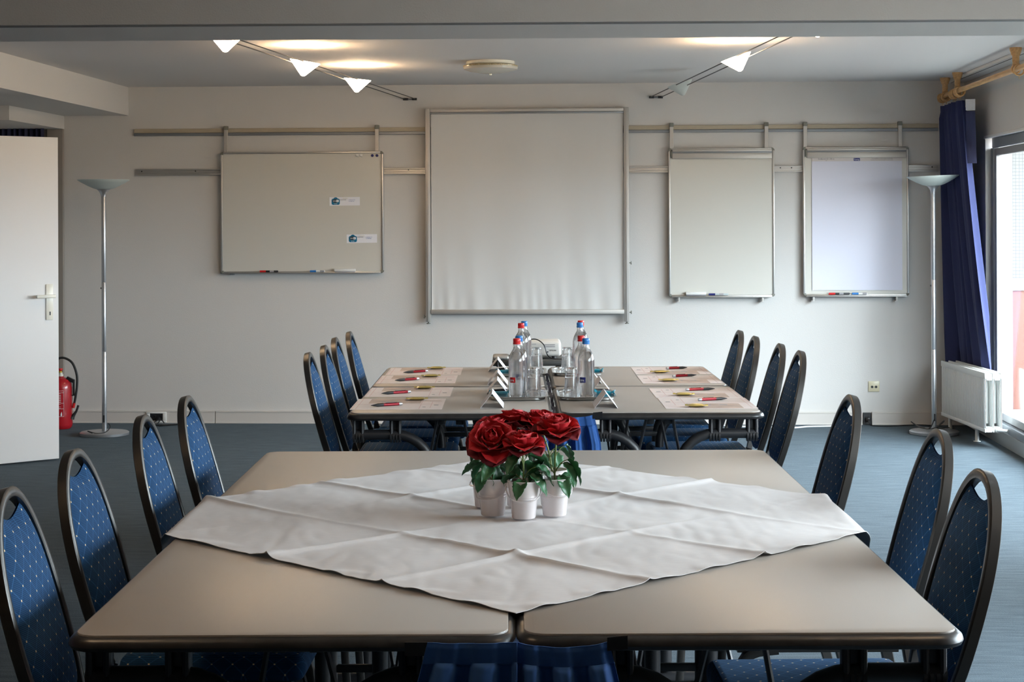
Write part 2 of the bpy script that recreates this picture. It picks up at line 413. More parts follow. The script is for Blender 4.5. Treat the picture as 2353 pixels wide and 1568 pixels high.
wr = thing('wall_right', 'white right wall around the tall windows', 'wall', ROOM, -TH, None, 'structure')
B().bb(UR, 3.36, -W1[0] + 0.04, 0.0, 0, ZC).done('pier', wall_m, wr, False)
B().bb(UR, 3.36, -DN, -W1[0] + 0.04, WZ[1], ZC).done('lintel', wall_m, wr, False)
B().bb(UR, 3.36, -W2[0], -W1[1], 0, WZ[1]).done('pier', wall_m, wr, False)
B().bb(UR, 3.36, -DN, -W2[1], 0, WZ[1]).done('pier', wall_m, wr, False)
B().bb(UR + 0.0, 3.36, -DN, -W1[0] + 0.04, 0, 0.09).done('plinth', alu, wr, False)
B().bb(UR - 0.012, UR + 0.02, -W1[1], -W1[0] + 0.04, WZ[1] - 0.012, WZ[1] + 0.006, 0.003).done('lintel_edge', whitep, wr, False)
room('wall_front', B().bb(-4.1, 3.36, -DN - 0.15, -DN, 0, ZC), mat('added_dark_panelling', (.10, .065, .04), .5, vary=.2, nscale=6, stretch=(8, 1, .6)), 'unseen wall behind the camera, dark panelling added to cut bounced light', 'wall')  # unseen wall; dark panelling added to damp the bounced light
tb = B().box((0, 0, 0), (7.3, 0.575, 0.27))
o = tb.done('trim_1', beam_m, None, False); o.location = (-0.4, 6.635, 2.335); o.rotation_euler = (0, 0, -0.02)
tag(o, 'wide white ceiling beam crossing the top of the room', 'beam', None, 'structure')
o = B().box((0, 0, 0), (7.2, 0.012, 0.008)).done('trim_2', alu_dark, None, False); o.location = (-0.4, 6.375, 2.197); o.rotation_euler = (0, 0, -0.02)
tag(o, 'thin grey groove along the front edge of the ceiling beam', 'trim', None, 'structure')
room('trim_3', B().bb(-3.9, -2.84, -5.6, 0.0, 2.262, ZC), wall_m, 'white boxed soffit along the left edge of the ceiling', 'soffit')
bb_ = thing('baseboard_back', 'white cable trunking along the foot of the back wall', 'trunking', ROOM, -TH, None, 'structure')
xs = [UL, -2.71, -2.2, -0.55, 0.9, 2.50, 3.0, UR]
for a, b in zip(xs, xs[1:]):
    if abs(a - 2.50) < .01: a = 2.562
    q = B().bb(a + .002, b - .002, -0.022, 0.0, 0.0, 0.086, 0.003); q.bb(a + .002, b - .002, -0.026, 0.0, 0.082, 0.092, 0.002); q.bb(a + .002, b - .002, -0.026, 0, 0.0, 0.010, 0.002)
    q.done('trunking_cover', base_m, bb_, False)

# windows: grey outer frame, white sliding leaves, panes
def window(name, d0, d1, n, label):
    t = thing(name, label, 'window', ROOM, -TH, None, 'structure')
    z0, z1 = WZ; u0, u1 = UR + 0.035, UR + 0.075
    f = B()
    f.bb(u0, u1, -d1, -d0, z1 - 0.075, z1, 0.004); f.bb(u0 - .03, u1, -d1, -d0, z0 - 0.05, z0, 0.004)
    f.bb(u0, u1, -d0 - 0.035, -d0 + 0.04, z0, z1 - .075, 0.004); f.bb(u0, u1, -d1, -d1 + 0.06, z0, z1 - .075, 0.004)
    f.done('outer_frame', alu_dark, t, False)
    wdt = (d1 - d0 - 0.1) / n
    for i in range(n):
        a = d0 + 0.04 + i * wdt; b = a + wdt - 0.004
        s = B(); zz0, zz1 = z0 + 0.004, z1 - 0.08
        s.bb(u0 + .008, u1 - .004, -b, -a, zz1 - 0.05, zz1, 0.004); s.bb(u0 + .008, u1 - .004, -b, -a, zz0, zz0 + 0.05, 0.004)
        s.bb(u0 + .008, u1 - .004, -a - 0.05, -a, zz0 + .05, zz1 - .05, 0.004); s.bb(u0 + .008, u1 - .004, -b, -b + 0.05, zz0 + .05, zz1 - .05, 0.004)
        k = s.done('sash', balc_w, t, False)
        B().bb(u0 + .02, u0 + .024, -b + .048, -a - .048, zz0 + .048, zz1 - .048).done('pane', pane_m, k, False)
    return t
window('window_1', W1[0], W1[1], 4, 'tall aluminium framed window beside the curtain')
window('window_2', W2[0], W2[1], 3, 'tall aluminium framed window nearer the camera')

# balcony seen through the glass
t = thing('balcony', 'pale concrete balcony with railing outside the window', 'balcony', ROOM, -TH)
B().bb(3.36, 5.0, -DN, 1.5, -0.15, 0.02).done('slab', conc, t, False)
B().bb(3.37, 4.25, -DN, 1.5, 2.62, 2.80).done('added_shade_slab', conc, t, False)  # unseen overhang, added to shade the balcony divider
B().bb(3.37, 3.39, 0.06, 1.5, 0.02, 2.62).done('house_wall', balc_w, t, False)
for k in range(11):
    B().bb(4.90, 4.94, -DN + .02 + 1.43 * k, -DN + 1.42 + 1.43 * k, 0.06, 0.98, .004).done('parapet_panel', pink_m, t, False)
B().bb(4.87, 4.97, -DN, 1.5, 0.98, 1.03, .005).done('handrail', balc_w, t, False)
t = thing('balcony_screen', 'white framed balcony divider with wired glass above a terracotta panel', 'screen', WP(3.36, 0.02, -0.30), -TH)
f = B()
f.bb(0.10, 0.27, -.03, .03, 0, 2.25, .004); f.bb(1.35, 1.42, -.03, .03, 0, 2.25, .004)
f.bb(.27, 1.35, -.025, .025, 2.0, 2.12, .004); f.bb(.27, 1.35, -.025, .025, 0.93, 1.02, .004); f.bb(.27, 1.35, -.025, .025, 0.0, 0.06, .004)
f.done('frame', balc_w, t, False)
B().bb(.268, 1.352, -.006, .006, 1.018, 2.002).done('glass_panel', wired_m, t, False)
B().bb(.268, 1.352, -.010, .010, .058, .932).done('lower_panel', pink_m, t, False)

# door
a = math.atan2(0.636, 0.772)
t = thing('door_1', 'white flush door leaf standing open at left with ivory handle', 'door', (-2.830, 10.80, 0.0), a, None, 'structure')
B().bb(-0.93, 0.0, 0.0, 0.04, 0.012, 2.005, 0.002).done('leaf', door_m, t, False)
p = B().box((-0.062, -0.004, 0.985), (0.046, 0.008, 0.222), 0.003).done('lock_plate', ivory, t)
B().box((-0.060, -0.0085, 0.915), (0.007, 0.002, 0.022), 0.0).done('keyhole', ink, p, False)
h = B(); h.lathe([(0.009, 0), (0.009, 0.045)], 12, M=Matrix.Rotation(PI / 2, 4, 'X'), c=(-0.055, -0.006, 1.022)); h.box((-0.105, -0.052, 1.022), (0.125, 0.014, 0.021), 0.004)
h.done('lever', ivory, p)
B().bb(-0.002, 0.0012, 0.008, 0.032, 0.93, 1.10).done('latch_plate', alu, t, False)

# dark curtain in the alcove behind the door
def pleats(n, amp, ph=0.0): return lambda s: amp * math.sin(2 * PI * n * s + ph) + amp * .35 * math.sin(2 * PI * n * 2.3 * s + 1.3 + ph)
pl = pleats(11, 0.025)
B_ = B().grid(lambda i, j: (-3.895 + .455 * i, -0.10 + .7 * pl(i), 0.03 + 2.20 * j), 110, 6, 0.003)
o = B_.done('curtain', navy_dk, None); o.location = ROOM; o.rotation_euler = (0, 0, -TH)
tag(o, 'dark navy curtain glimpsed above the open door at left', 'curtain')

o = B().grid(lambda i, j: (-3.36 + .035 * math.sin(i * 330) + .01 * math.sin(i * 811), -2.75 - (DN - 2.8) * i, 0.03 + 2.40 * j), 500, 3, 0.003).done('curtain', navy_dk, None); o.location = ROOM; o.rotation_euler = (0, 0, -TH)  # unseen curtain, added to keep bounced daylight off the chair fronts
tag(o, 'long navy curtain added along the left wall nearer the camera, outside the picture, to cut bounced light', 'curtain')

# ================================================================== WALL RAILS AND BOARDS
def wallthing(name, label, cat, u, h, d=0.0, group=None): return thing(name, label, cat, WP(u, h, d), -TH, group)
L = 5.84
t = wallthing('wall_rail', 'upper wall rail with tan face carrying the hanging boards', 'rail', 0.125, 2.135)
B().bb(-L / 2, L / 2, -0.018, -0.001, -0.004, 0.026, 0.002).done('wood_face', tanwood, t, False)
q = B(); q.bb(-L / 2, L / 2, -0.022, -0.001, -0.026, -0.005, 0.003); q.bb(-L / 2, L / 2, -0.026, -0.001, -0.014, -0.010, 0.001); q.done('metal_lip', alu_dark, t, False)
q = B(); q.bb(L / 2 - .003, L / 2 + .004, -0.024, -0.001, -0.024, 0.027, .001); q.done('end_cap', alu_matt, t, False)
t = wallthing('wall_rail', 'lower grooved aluminium wall rail behind the boards', 'rail', 0.13, 1.842)
q = B(); q.bb(-2.913, 2.913, -0.012, -0.001, -0.024, 0.024, 0.001); q.bb(-2.913, 2.913, -0.022, -0.001, 0.013, 0.024, 0.003); q.bb(-2.913, 2.913, -0.022, -0.001, -0.024, -0.013, 0.003); q.bb(-2.913, 2.913, -0.017, -.001, -0.006, 0.004, 0.002)
q.done('channel', alu, t, False)
for x in (-2.87, -2.47, -0.90, 1.79, 1.87, 2.87): B().lathe([(0.005, 0), (0.004, 0.004), (0, 0.005)], 10, M=Matrix.Rotation(PI / 2, 4, 'X'), c=(x, -0.012, 0.008)).done('screw', ink, t)

def board(name, label, cat, u0, u1, z0, z1, hangers, face, fw=0.014, depth=0.02, off=0.03):
    """framed board: face, four frame bars, four corners, hangers over the upper rail"""
    W, H = u1 - u0, z1 - z0; t = wallthing(name, label, cat, (u0 + u1) / 2, z0, off)
    B().bb(-W / 2 + .004, W / 2 - .004, -0.012, 0.002, .004, H - .004).done('face', face, t, False)
    c = 0.016
    for s in (-1, 1): B().bb(s * (W / 2 - fw), s * W / 2, -depth, 0.004, c, H - c, 0.004).done('frame_bar', alu, t)
    B().bb(-W / 2 + c, W / 2 - c, -depth, 0.004, H - fw, H, 0.004).done('frame_bar', alu, t)
    B().bb(-W / 2 + c, W / 2 - c, -depth, 0.004, 0, fw, 0.004).done('frame_bar', alu, t)
    for sx in (-1, 1):
        for top in (0, 1):
            out = [(0, 0)] + [(r * math.cos(q), r * math.sin(q)) for r in (0.021,) for q in [PI / 2 * i / 5 for i in range(6)]]
            M = Matrix.Translation((sx * (W / 2 - .0195), 0.005, (H - .0195) if top else .0195)) @ Matrix.Diagonal((sx, 1, 1 if top else -1, 1)) @ RX
            B().prism(out, 0, depth + .007, 0.002, M=M).done('corner_cap', capgrey, t)
    for hx in hangers:
        x = hx - (u0 + u1) / 2; top = 2.178 - z0
        k = B().bb(x - .0135, x + .0135, -0.010, 0.006, H - 0.01, top - .018, 0.002).done('hanger', alu_matt, t, False)
        q = B(); q.bb(x - .0155, x + .0155, -0.013, 0.024, top - .03, top, 0.004); q.done('hook', capgrey, k)
    return t, W, H

# --- whiteboard with notices
t, W, H = board('whiteboard', 'wide landscape whiteboard hanging left of the projection screen', 'whiteboard', -2.147, -0.951, 1.100, 1.986, (-2.11, -0.998), board_w)
B().bb(-W / 2 + .06, W / 2 - .02, -0.045, -0.018, 0.0, 0.006, 0.002).done('pen_ledge', alu, t)
B().bb(-W / 2 + .07, -W / 2 + .10, -0.03, 0.0, -0.012, 0.0, 0.002).done('clip_foot', alu_dark, t)
def notice(u, z, label, rz):
    t = wallthing('wifi_notice', label, 'sign', u, z, 0.0425, 'notices on the whiteboard')
    B().box((0, 0, 0), (0.222, 0.0008, 0.062), M=Matrix.Rotation(rz, 4, 'Y')).done('card', paper, t, False)
    R = Matrix.Rotation(rz, 4, 'Y')
    lg = B().prism(rrect(-0.030, 0.030, -0.025, 0.020, 0.012), 0, .0006, M=R @ Matrix.Translation((-0.066, -.0006, 0)) @ RX)
    lg.lathe([(0.018, 0), (0.018, .0006)], 20, M=R @ Matrix.Translation((-0.066, -.0006, 0.012)) @ RX); lg = lg.done('logo_square', teal_ink, t, False)
    q = B()
    for x, zz, w_ in ((-0.066, 0.003, 0.048),):
        q.prism([(w_ / 2 * math.cos(k * PI / 10), 0.013 * math.sin(k * PI / 10)) for k in range(20)], 0, .0004, M=R @ Matrix.Translation((x, -.0012, zz)) @ RX)
    q.done('logo_oval', ink, lg, False)
    M = lambda x, z: R @ Matrix.Translation((x, -.0018, z)) @ RX
    B().prism(rrect(-0.0105, 0.0105, -0.0085, 0.0085, 0.006), 0, .0003, M=M(-.0535, .003) @ Matrix.Translation((0, 0, -.0002))).done('logo_tile', white_ink, lg, False)
    text('Wi', .015, white_ink, lg, M(-.0865, -.003)); text('Fi', .015, ink, lg, M(-.0615, -.003) @ Matrix.Translation((0, 0, .0004)))
    text('ZONE', .009, white_ink, lg, M(-.0795, -.021))
    text('PASSWORD', .0085, ink, t, M(-.034, .008)); text(': meetingroom', .0085, inkblue, t, M(.026, .008)); text('bc10b41a0c', .0085, inkblue, t, M(.030, -.003))
    B().box((0.004, -.004, .022), (0.036, .006, .010), .001, M=R).done('magnet_clip', whitep, t)
    return t
notice(-1.2345, 1.623, 'upper white notice with teal wifi logo clipped to the whiteboard', -0.006)
notice(-1.110, 1.351, 'lower white notice with teal wifi logo clipped to the whiteboard', -0.012)
for u, lb in ((-1.030, 'left of two dark blue round magnets at the whiteboard corner'), (-0.996, 'right of two dark blue round magnets at the whiteboard corner')):
    o = B().lathe([(0.0105, 0), (0.0105, .006), (0.008, .008), (0, .008)], 16, M=RX).done('magnet', dkblue_p, None); o.location = WP(u, 1.955, 0.0425); o.rotation_euler = (0, 0, -TH)
    tag(o, lb, 'magnet', 'round magnets on the whiteboard')
for u, lb in ((-1.146, 'left thin wire hook magnet at the top of the whiteboard'), (-1.118, 'right thin wire hook magnet at the top of the whiteboard')):
    t = wallthing('wire_hook', lb, 'hook', u, 1.955, 0.0425, 'wire hooks on the whiteboard')
    B().tube(smooth_path([(-.006, -.002, .010), (-.008, -.004, .002), (-.002, -.007, -.003), (.014, -.004, -.010)]), .0012, 6).done('wire', alu_dark, t)
    B().box((.004, -.001, .004), (.022, .002, .018), .001).done('magnet_base', whitep, t)

def marker(u, z, off, capm, barm, label, flip=1, ln=0.135):
    t = wallthing('marker_pen', label, 'marker', u, z, off, 'marker pens on the board ledges')
    R = Matrix.Rotation(PI / 2, 4, 'Y')
    B().lathe([(.004, 0), (.0078, .002), (.0082, .045), (.0082, .046)], 12, M=R, c=(-ln / 2, 0, .008)).done('cap', capm, t)
    B().lathe([(.0074, .046), (.0074, ln - .004), (.005, ln)], 12, M=R, c=(-ln / 2, 0, .008)).done('barrel', barm, t)
    B().lathe([(.0077, .075), (.0077, .105)], 12, M=R, c=(-ln / 2, 0, .008), cap=False).done('band', inkgrey, t)
    return t
def eraser(u, z, off, w_, label):
    t = wallthing('board_eraser', label, 'eraser', u, z, off, 'white board erasers')
    B().box((0, 0, .016), (w_, .032, .020), .005).done('handle_block', whitep, t)
    B().box((0, 0, .003), (w_ - .006, .030, .006), .001).done('felt', inkgrey, t)
zl = 1.1065; off = 0.062
marker(-1.79, zl, off, red_p, black, 'dark marker with red cap on the whiteboard ledge')
marker(-1.434, zl, off, blue_p, whitep, 'white marker with blue cap on the whiteboard ledge', ln=.11)
eraser(-1.232, zl, off, 0.155, 'white eraser at the right of the whiteboard ledge')

# --- projection screen
t = wallthing('projection_screen', 'large framed pull-down projection screen in the middle of the back wall', 'screen', 0.0945, 0.73, 0.03)
SW = 1.472
for s in (-1, 1):
    q = B(); x = s * (SW / 2 - .0175); q.bb(x - .0175, x + .0175, -.040, 0.0, 0.015, 1.562, .004); q.bb(x - .004, x + .004, -.043, -.01, 0.02, 1.558, .001)
    q.done('upright', alu_matt, t)
    B().lathe([(.006, 0), (.006, -.008), (.015, -.009), (.015, -.015), (0, -.016)], 12, c=(x, -.02, .015)).done('foot_screw', capgrey, t)
q = B(); q.bb(-SW / 2 + .035, SW / 2 - .035, -.036, 0.0, 1.535, 1.558, .003); q.done('top_bar', alu_matt, t)
q = B(); q.bb(-SW / 2 + .035, SW / 2 - .035, -.034, 0.0, 1.522, 1.534, .002); q.done('top_slot', alu_dark, t)
q = B(); q.bb(-SW / 2 + .037, SW / 2 - .037, -.046, -.012, 0.072, 0.104, .004); q.done('bottom_bar', alu_matt, t)
def scr(i, j):
    x = -SW / 2 + .040 + (SW - .080) * i; z = .10 + 1.43 * j
    low = math.exp(-j * 2.2)
    y = -.020 + .0022 * math.sin(i * 19 + 1.2) + .0022 * math.sin(i * 9.3 + j * .8) + low * .0022 * math.sin(i * 38 + j * 3.0 + 2.0 * math.sin(i * 7)) + math.exp(-j * 13) * .0025 * math.sin(i * 95 + 4 * j + 3 * math.sin(i * 11))
    y += -.006 * math.exp(-((i - .975) / .03) ** 2) * math.exp(-j * 3)
    return (x, y, z)
B().grid(scr, 130, 60, .0008).done('screen_fabric', screen_m, t)
for x, z in ((SW / 2 + .001, .44), (SW / 2 + .001, .083), (-SW / 2 - .001, .053)):
    s = 1 if x > 0 else -1
    q = B(); q.lathe([(.004, 0), (.004, .010), (.013, .010), (.013, .016), (0, .016)], 12, M=Matrix.Rotation(s * PI / 2, 4, 'Y'), c=(x, -.02, z)); q.done('clamp_knob', capgrey, t)

# --- two flipchart boards
def flip(label, u0, u1, z0, z1, hs):
    t, W, H = board('flipchart_board', label, 'flipchart', u0, u1, z0, z1, hs, board_w)
    q = B(); q.bb(-W / 2 + .028, W / 2 - .018, -.036, -.012, H - .078, H - .036, .004); k = q.done('clamp_bar', alu_matt, t)
    q = B(); q.bb(-W / 2 + .028, W / 2 - .018, -.030, -.012, H - .036, H - .026, .002); q.done('clamp_slot', alu_dark, k)
    q = B(); q.bb(-W / 2 + .028, W / 2 - .018, -.034, -.012, H - .026, H - .010, .004); q.done('clamp_lip', alu_matt, k)
    q = B(); q.bb(-W / 2 + .018, -W / 2 + .030, -.03, -.012, H - .066, H - .020, .003); q.done('clamp_end', capgrey, k)
    B().bb(-W / 2 + .02, W / 2 - .02, -.048, -.018, -0.004, .003, .002).done('pen_ledge', alu, t)
    for x in (-W / 2 + .07, W / 2 - .09):
        q = B(); q.bb(x - .006, x + .008, -.03, .012, -.034, -.002, .002); q.bb(x - .016, x + .008, -.03, .012, -.040, -.032, .002); q.done('stay', alu_matt, t)
    return t, W, H
flip('bare flipchart board right of the projection screen', 1.115, 1.874, 0.924, 1.994, (1.139, 1.819))
t2, W, H = flip('flipchart board holding a white paper pad near the window', 2.077, 2.828, 0.928, 1.996, (2.096, 2.77))
eraser(1.309, 0.9335, 0.062, 0.145, 'white eraser on the ledge of the bare flipchart board')
marker(1.47, 0.9335, 0.062, dkblue_p, mat('clear_marker', (.45, .5, .5), .3), 'clear marker with dark cap on the bare flipchart ledge', ln=.14)
marker(2.33, 0.9365, 0.062, red_p, black, 'black marker with red cap below the paper pad', ln=.15)
marker(2.475, 0.9365, 0.062, blue_p, whitep, 'white marker with blue cap below the paper pad', ln=.11)
t = wallthing('flipchart_pad', 'large blank flipchart paper pad with printed top strip', 'paper pad', 2.460, 0.969, 0.0445)
def sheet(i, j): return (-.320 + .640 * i, -.004 - .004 * (1 - j) * i - .002 * math.sin(i * 4) * (1 - j), .952 * j)
B().grid(sheet, 16, 16, .003).done('paper_stack', padpaper, t)
B().bb(-.320, .320, -.0058, -.0050, .925, .952).done('top_strip', mat('pad_strip', (.66, .61, .60), .6), t, False)
M = lambda x, z: Matrix.Translation((x, -.0060, z)) @ RX
k = B().bb(-.022, .022, -.0068, -.0058, .927, .947).done('logo_block', dkblue_p, t, False)
text('Tunnig', .013, white_ink, k, Matrix.Translation((-.019, -.0072, .932)) @ RX)
text('Duoflipower 65 x 100 cm', .0130, ink, t, M(-.275, .937), sx=.85); text('1 06/01', .005, ink, t, M(-.225, .929))
text('In die handelsketen van deze een greep of Groene staat', .0075, ink, t, M(.105, .9405), sx=.88); text('Ce se lune de face us loop some de papier 4 tre side de Snak', .0075, ink, t, M(.098, .9305), sx=.84)

# ================================================================== SOCKETS, FIRE EXTINGUISHER
t = wallthing('wall_socket', 'white framed double socket in the skirting left of centre', 'socket', -2.634, 0.046, 0.022)
q = B(); q.bb(-.074, .074, -.010, 0, .027, .038, .002); q.bb(-.074, .074, -.010, 0, -.038, -.027, .002); q.bb(-.074, -.048, -.010, 0, -.027, .027, .002); q.bb(.048, .074, -.010, 0, -.027, .027, .002); q.done('frame', whitep, t)
B().bb(-.048, .048, -.004, 0, -.027, .027).done('insert', near_black, t, False)
for x in (-.024, .024): B().lathe([(.019, 0), (.019, .004), (.016, .004), (.015, .001), (0, .001)], 18, M=RX, c=(x, -.004, 0)).done('outlet', black, t)
B().box((.022, -.020, -.010), (.022, .026, .022), .006).done('plug', black, t)
t = wallthing('wall_socket', 'dark socket with black plug in the skirting at right', 'socket', 2.531, 0.046, 0.0)
B().bb(-.028, .028, -.018, 0, -.042, .042, .002).done('insert', near_black, t, False)
B().lathe([(.020, 0), (.020, .004), (.016, .004), (.015, .001), (0, .001)], 18, M=RX, c=(0, -.018, 0)).done('outlet', black, t)
B().box((.004, -.034, -.004), (.030, .028, .028), .008).done('plug', black, t)
t = wallthing('antenna_socket', 'small square beige antenna socket above the skirting at right', 'socket', 2.582, 0.2755, 0.0)
B().box((0, -.005, 0), (.080, .010, .076), .006).done('cover', beige_p, t)
for x in (-.014, .014): B().lathe([(.009, 0), (.009, .002), (.007, .002), (.0065, .0005), (0, .0005)], 16, M=RX, c=(x, -.010, -.003)).done('outlet', near_black, t)
B().lathe([(.003, 0), (.002, .002), (0, .002)], 8, M=RX, c=(0, -.010, -.003)).done('screw', alu_dark, t)

t = thing('fire_extinguisher', 'red fire extinguisher with black hose standing behind the door edge', 'extinguisher', (-3.250, 12.46, 0), 0)
B().lathe([(.066, 0.003), (.078, .018), (.081, .035), (.081, .290), (.077, .325), (.062, .350), (.035, .366), (.020, .370), (.020, .376)], 32).done('cylinder', red_e, t)
B().lathe([(.016, .374), (.016, .390), (.012, .392), (.012, .402)], 14).done('neck', ivory, t)
B().lathe([(.006, .402), (.012, .404), (.012, .412), (.006, .414)], 12, c=(-.004, 0, 0)).done('safety_seal', yellow_p, t)
B().lathe([(.008, .412), (.018, .424), (.018, .432), (0, .434)], 14, c=(-.004, 0, 0)).done('strike_knob', red_p, t)
B().tube(smooth_path([(-.02, -.01, .400), (-.03, -.01, .470), (-.01, -.01, .505), (.035, -.01, .505), (.085, -.01, .470), (.115, -.01, .390), (.117, -.01, .310), (.105, -.01, .220), (.092, -.01, .165)], 7), .0085, 10).done('hose', rubber, t)
q = B(); q.box((.070, -.01, .352), (.060, .026, .026), .004, M=Matrix.Rotation(.45, 4, 'Y')); q.box((.094, -.01, .295), (.012, .024, .115), .003); q.tube([(.082, -.01, .238), (.096, -.01, .243)], .004, 6); q.done('hose_clip', black, t)
q = B().tube([(.097, -.01, .185), (.089, -.01, .150)], .010, 10).done('hose_collar', red_p, t)
q = B().tube(smooth_path([(.078, -.01, .075), (.092, -.01, .098), (.112, -.01, .128), (.126, -.01, .168)], 5), [.020, .018, .016, .014, .013, .012, .011, .010, .009, .009, .008, .008, .008, .008, .008, .008], 10).done('nozzle', rubber, t)
q = B(); R = .0818
def bend(x, z): a = x / R; return (R * math.sin(a), -R * math.cos(a), z)
for z in (.095, .150, .190, .265, .278):
    q.tube([bend(-.06 + .10 * i / 12, z) for i in range(13)], .0011, 4)
for x in (-.06, .04):
    q.tube([bend(x, .095), bend(x, .278)], .0011, 4)
for k, zz in enumerate([.258, .248, .244, .240, .232, .228, .224, .216, .212, .208, .200, .196, .183, .165, .155]):
    q.tube([bend(-.012 + .002 * (k % 3), zz), bend(.018 + .002 * (k % 2), zz)], .0011, 4)
q.tube([bend(x, z) for x, z in ((-.03, .143), (-.012, .143), (-.012, .125), (-.020, .122), (-.008, .118), (-.008, .104), (-.03, .102))], .0014, 4)
q.tube([bend(.022, .100), bend(.022, .112), bend(.024, .128)], [.006, .006, .001], 6)
q.done('printed_instructions', white_ink, t)

# ================================================================== FLOOR LAMPS
def floor_lamp(x, y, label, tilt):
    t = thing('floor_lamp', label, 'lamp', (x, y, 0), 0, 'uplighter floor lamps by the back wall')
    B().lathe([(.150, 0), (.166, .003), (.168, .020), (.160, .026), (.02, .027)], 48).done('base', silver, t)
    q = B()
    for a, b in ((.025, .58), (.581, 1.06), (1.061, 1.66)): q.lathe([(.0155, a), (.0165, a + .002), (.0165, b - .002), (.0155, b)], 20)
    q.done('pole', silver, t)
    B().lathe([(.0175, 1.655), (.0185, 1.665), (.024, 1.68), (.036, 1.697), (.046, 1.704), (.02, 1.705)], 28).done('collar', silver, t)
    M = Matrix.Rotation(tilt, 4, 'Y')
    pr = [(.03, 0.0), (.07, .010), (.11, .028), (.15, .050), (.176, .066), (.178, .070), (.174, .071), (.148, .056), (.108, .034), (.068, .016), (.0, .008)]
    B().lathe(pr, 48, M=M, c=(0, 0, 1.702)).done('shade', shade_m, t)
    B().box((-.019, 0, 1.02), (.010, .008, .012), .003).done('dimmer_knob', black, t)
    B().box((.0, -.0165, .115), (.010, .002, .05), .0).done('cable_slot', near_black, t, False)
    return t
floor_lamp(-2.848, 12.07, 'silver floor lamp with bowl shade left of the whiteboard', 0.0)
floor_lamp(2.876, 11.95, 'silver floor lamp with bowl shade in front of the navy curtain', -0.035)
def cord(pts, label, m=black, r=.0035, name='electric_cable'):
    o = B().tube(smooth_path(pts, 8), r, 6).done(name, m, None); return tag(o, label, 'cable')
wp = lambda u, d, h=.005: WP(u, h, d)
cord([(-2.90, 11.94, .030), (-2.93, 11.93, .045), (-2.87, 11.93, .030), (-2.82, 11.98, .032), (-2.80, 12.03, .06), (-2.815, 12.05, .085)], 'black cord curled on the base of the left floor lamp')
cord([(2.876, 11.93, .11), (2.83, 11.90, .045), (2.76, 11.93, .06), (2.72, 11.96, .085), (2.78, 11.95, .045), (2.86, 11.93, .04), (2.92, 11.92, .075), (2.94, 11.93, .095), (2.89, 11.93, .05), (2.93, 11.98, .034), (3.0, 12.08, .03), (3.06, 12.22, .008), (3.10, 12.3, .006)], 'black cord looped on the base of the right floor lamp')
cord([wp(2.535, .055, .045), wp(2.55, .09, .006), wp(2.66, .13), wp(2.78, .08), wp(2.90, .05), wp(3.02, .10)], 'black cord along the skirting below the right socket')
for k in range(3):
    cord([wp(-2.61 + .01 * k, .05, .030), wp(-2.66 + .05 * k, .09, .006), wp(-2.72 + .08 * k, .16 + .03 * k, .006), wp(-2.60 + .05 * k, .20, .008), wp(-2.47 + .04 * k, .14 - .02 * k, .006), wp(-2.38 + .03 * k, .17, .006)],
         ['black cord plugged into the left skirting socket, lowest coil', 'black cord coiled under the left skirting socket, middle coil', 'black cord trailing right from the left skirting socket'][k], r=.004)

# ================================================================== RADIATOR, CURTAIN, CURTAIN ROD
t = thing('radiator', 'white panel radiator standing on short legs in front of the curtain', 'radiator', (3.003, 11.70, 0), 0.037)
for k, x in enumerate((0.0, 0.052, 0.104)):
    q = B(); yl = .50
    q.bb(x, x + .012, -yl, yl, .10, .125, .003); q.bb(x, x + .012, -yl, yl, .445, .485, .004)
    n = 34
    for i in range(n):
        y = -yl + .01 + (2 * yl - .02) * (i + .5) / n
        q.bb(x + .0005, x + .011, y - .0092, y + .0092, .124, .446, .003)
    q.bb(x + .0075, x + .0095, -yl + .005, yl - .005, .12, .45)
    q.done('panel', rad_m, t)
for k, x in enumerate((0.012, 0.064)):
    q = B()
    for s in (-1, 1): q.bb(x, x + .038, s * .47 - .03, s * .47 + .03, .10, .135, .004); q.bb(x, x + .038, s * .47 - .03, s * .47 + .03, .435, .475, .004)
    for i in range(26):
        y = -.42 + .84 * i / 25; q.bb(x + .003, x + .035, y - .004, y + .004, .15, .43)
    q.done('convector_fins', rad_m, t, False)
for y in (-.17, .45): B().tube([(.05, y, .0), (.05, y, .105)], .013, 12).done('leg', rad_m, t)
B().lathe([(.012, 0), (.024, .001), (.024, .004), (.013, .006)], 14, c=(.05, -.17, 0)).done('leg_foot', rad_m, t)
B().tube([(.085, -.46, .115), (.085, -.515, .115), (.12, -.54, .115)] + [(.12 + .045 * math.sin(a), -.54, .07 + .045 * math.cos(a)) for a in [PI / 2 * i / 6 for i in range(1, 7)]] + [(.165, -.54, .0)], .0105, 10).done('supply_pipe', rad_m, t)
B().lathe([(.016, 0), (.019, .004), (.019, .024), (.012, .030)], 10, M=Matrix.Rotation(PI / 2, 4, 'X'), c=(.085, -.485, .115)).done('valve', rad_m, t)

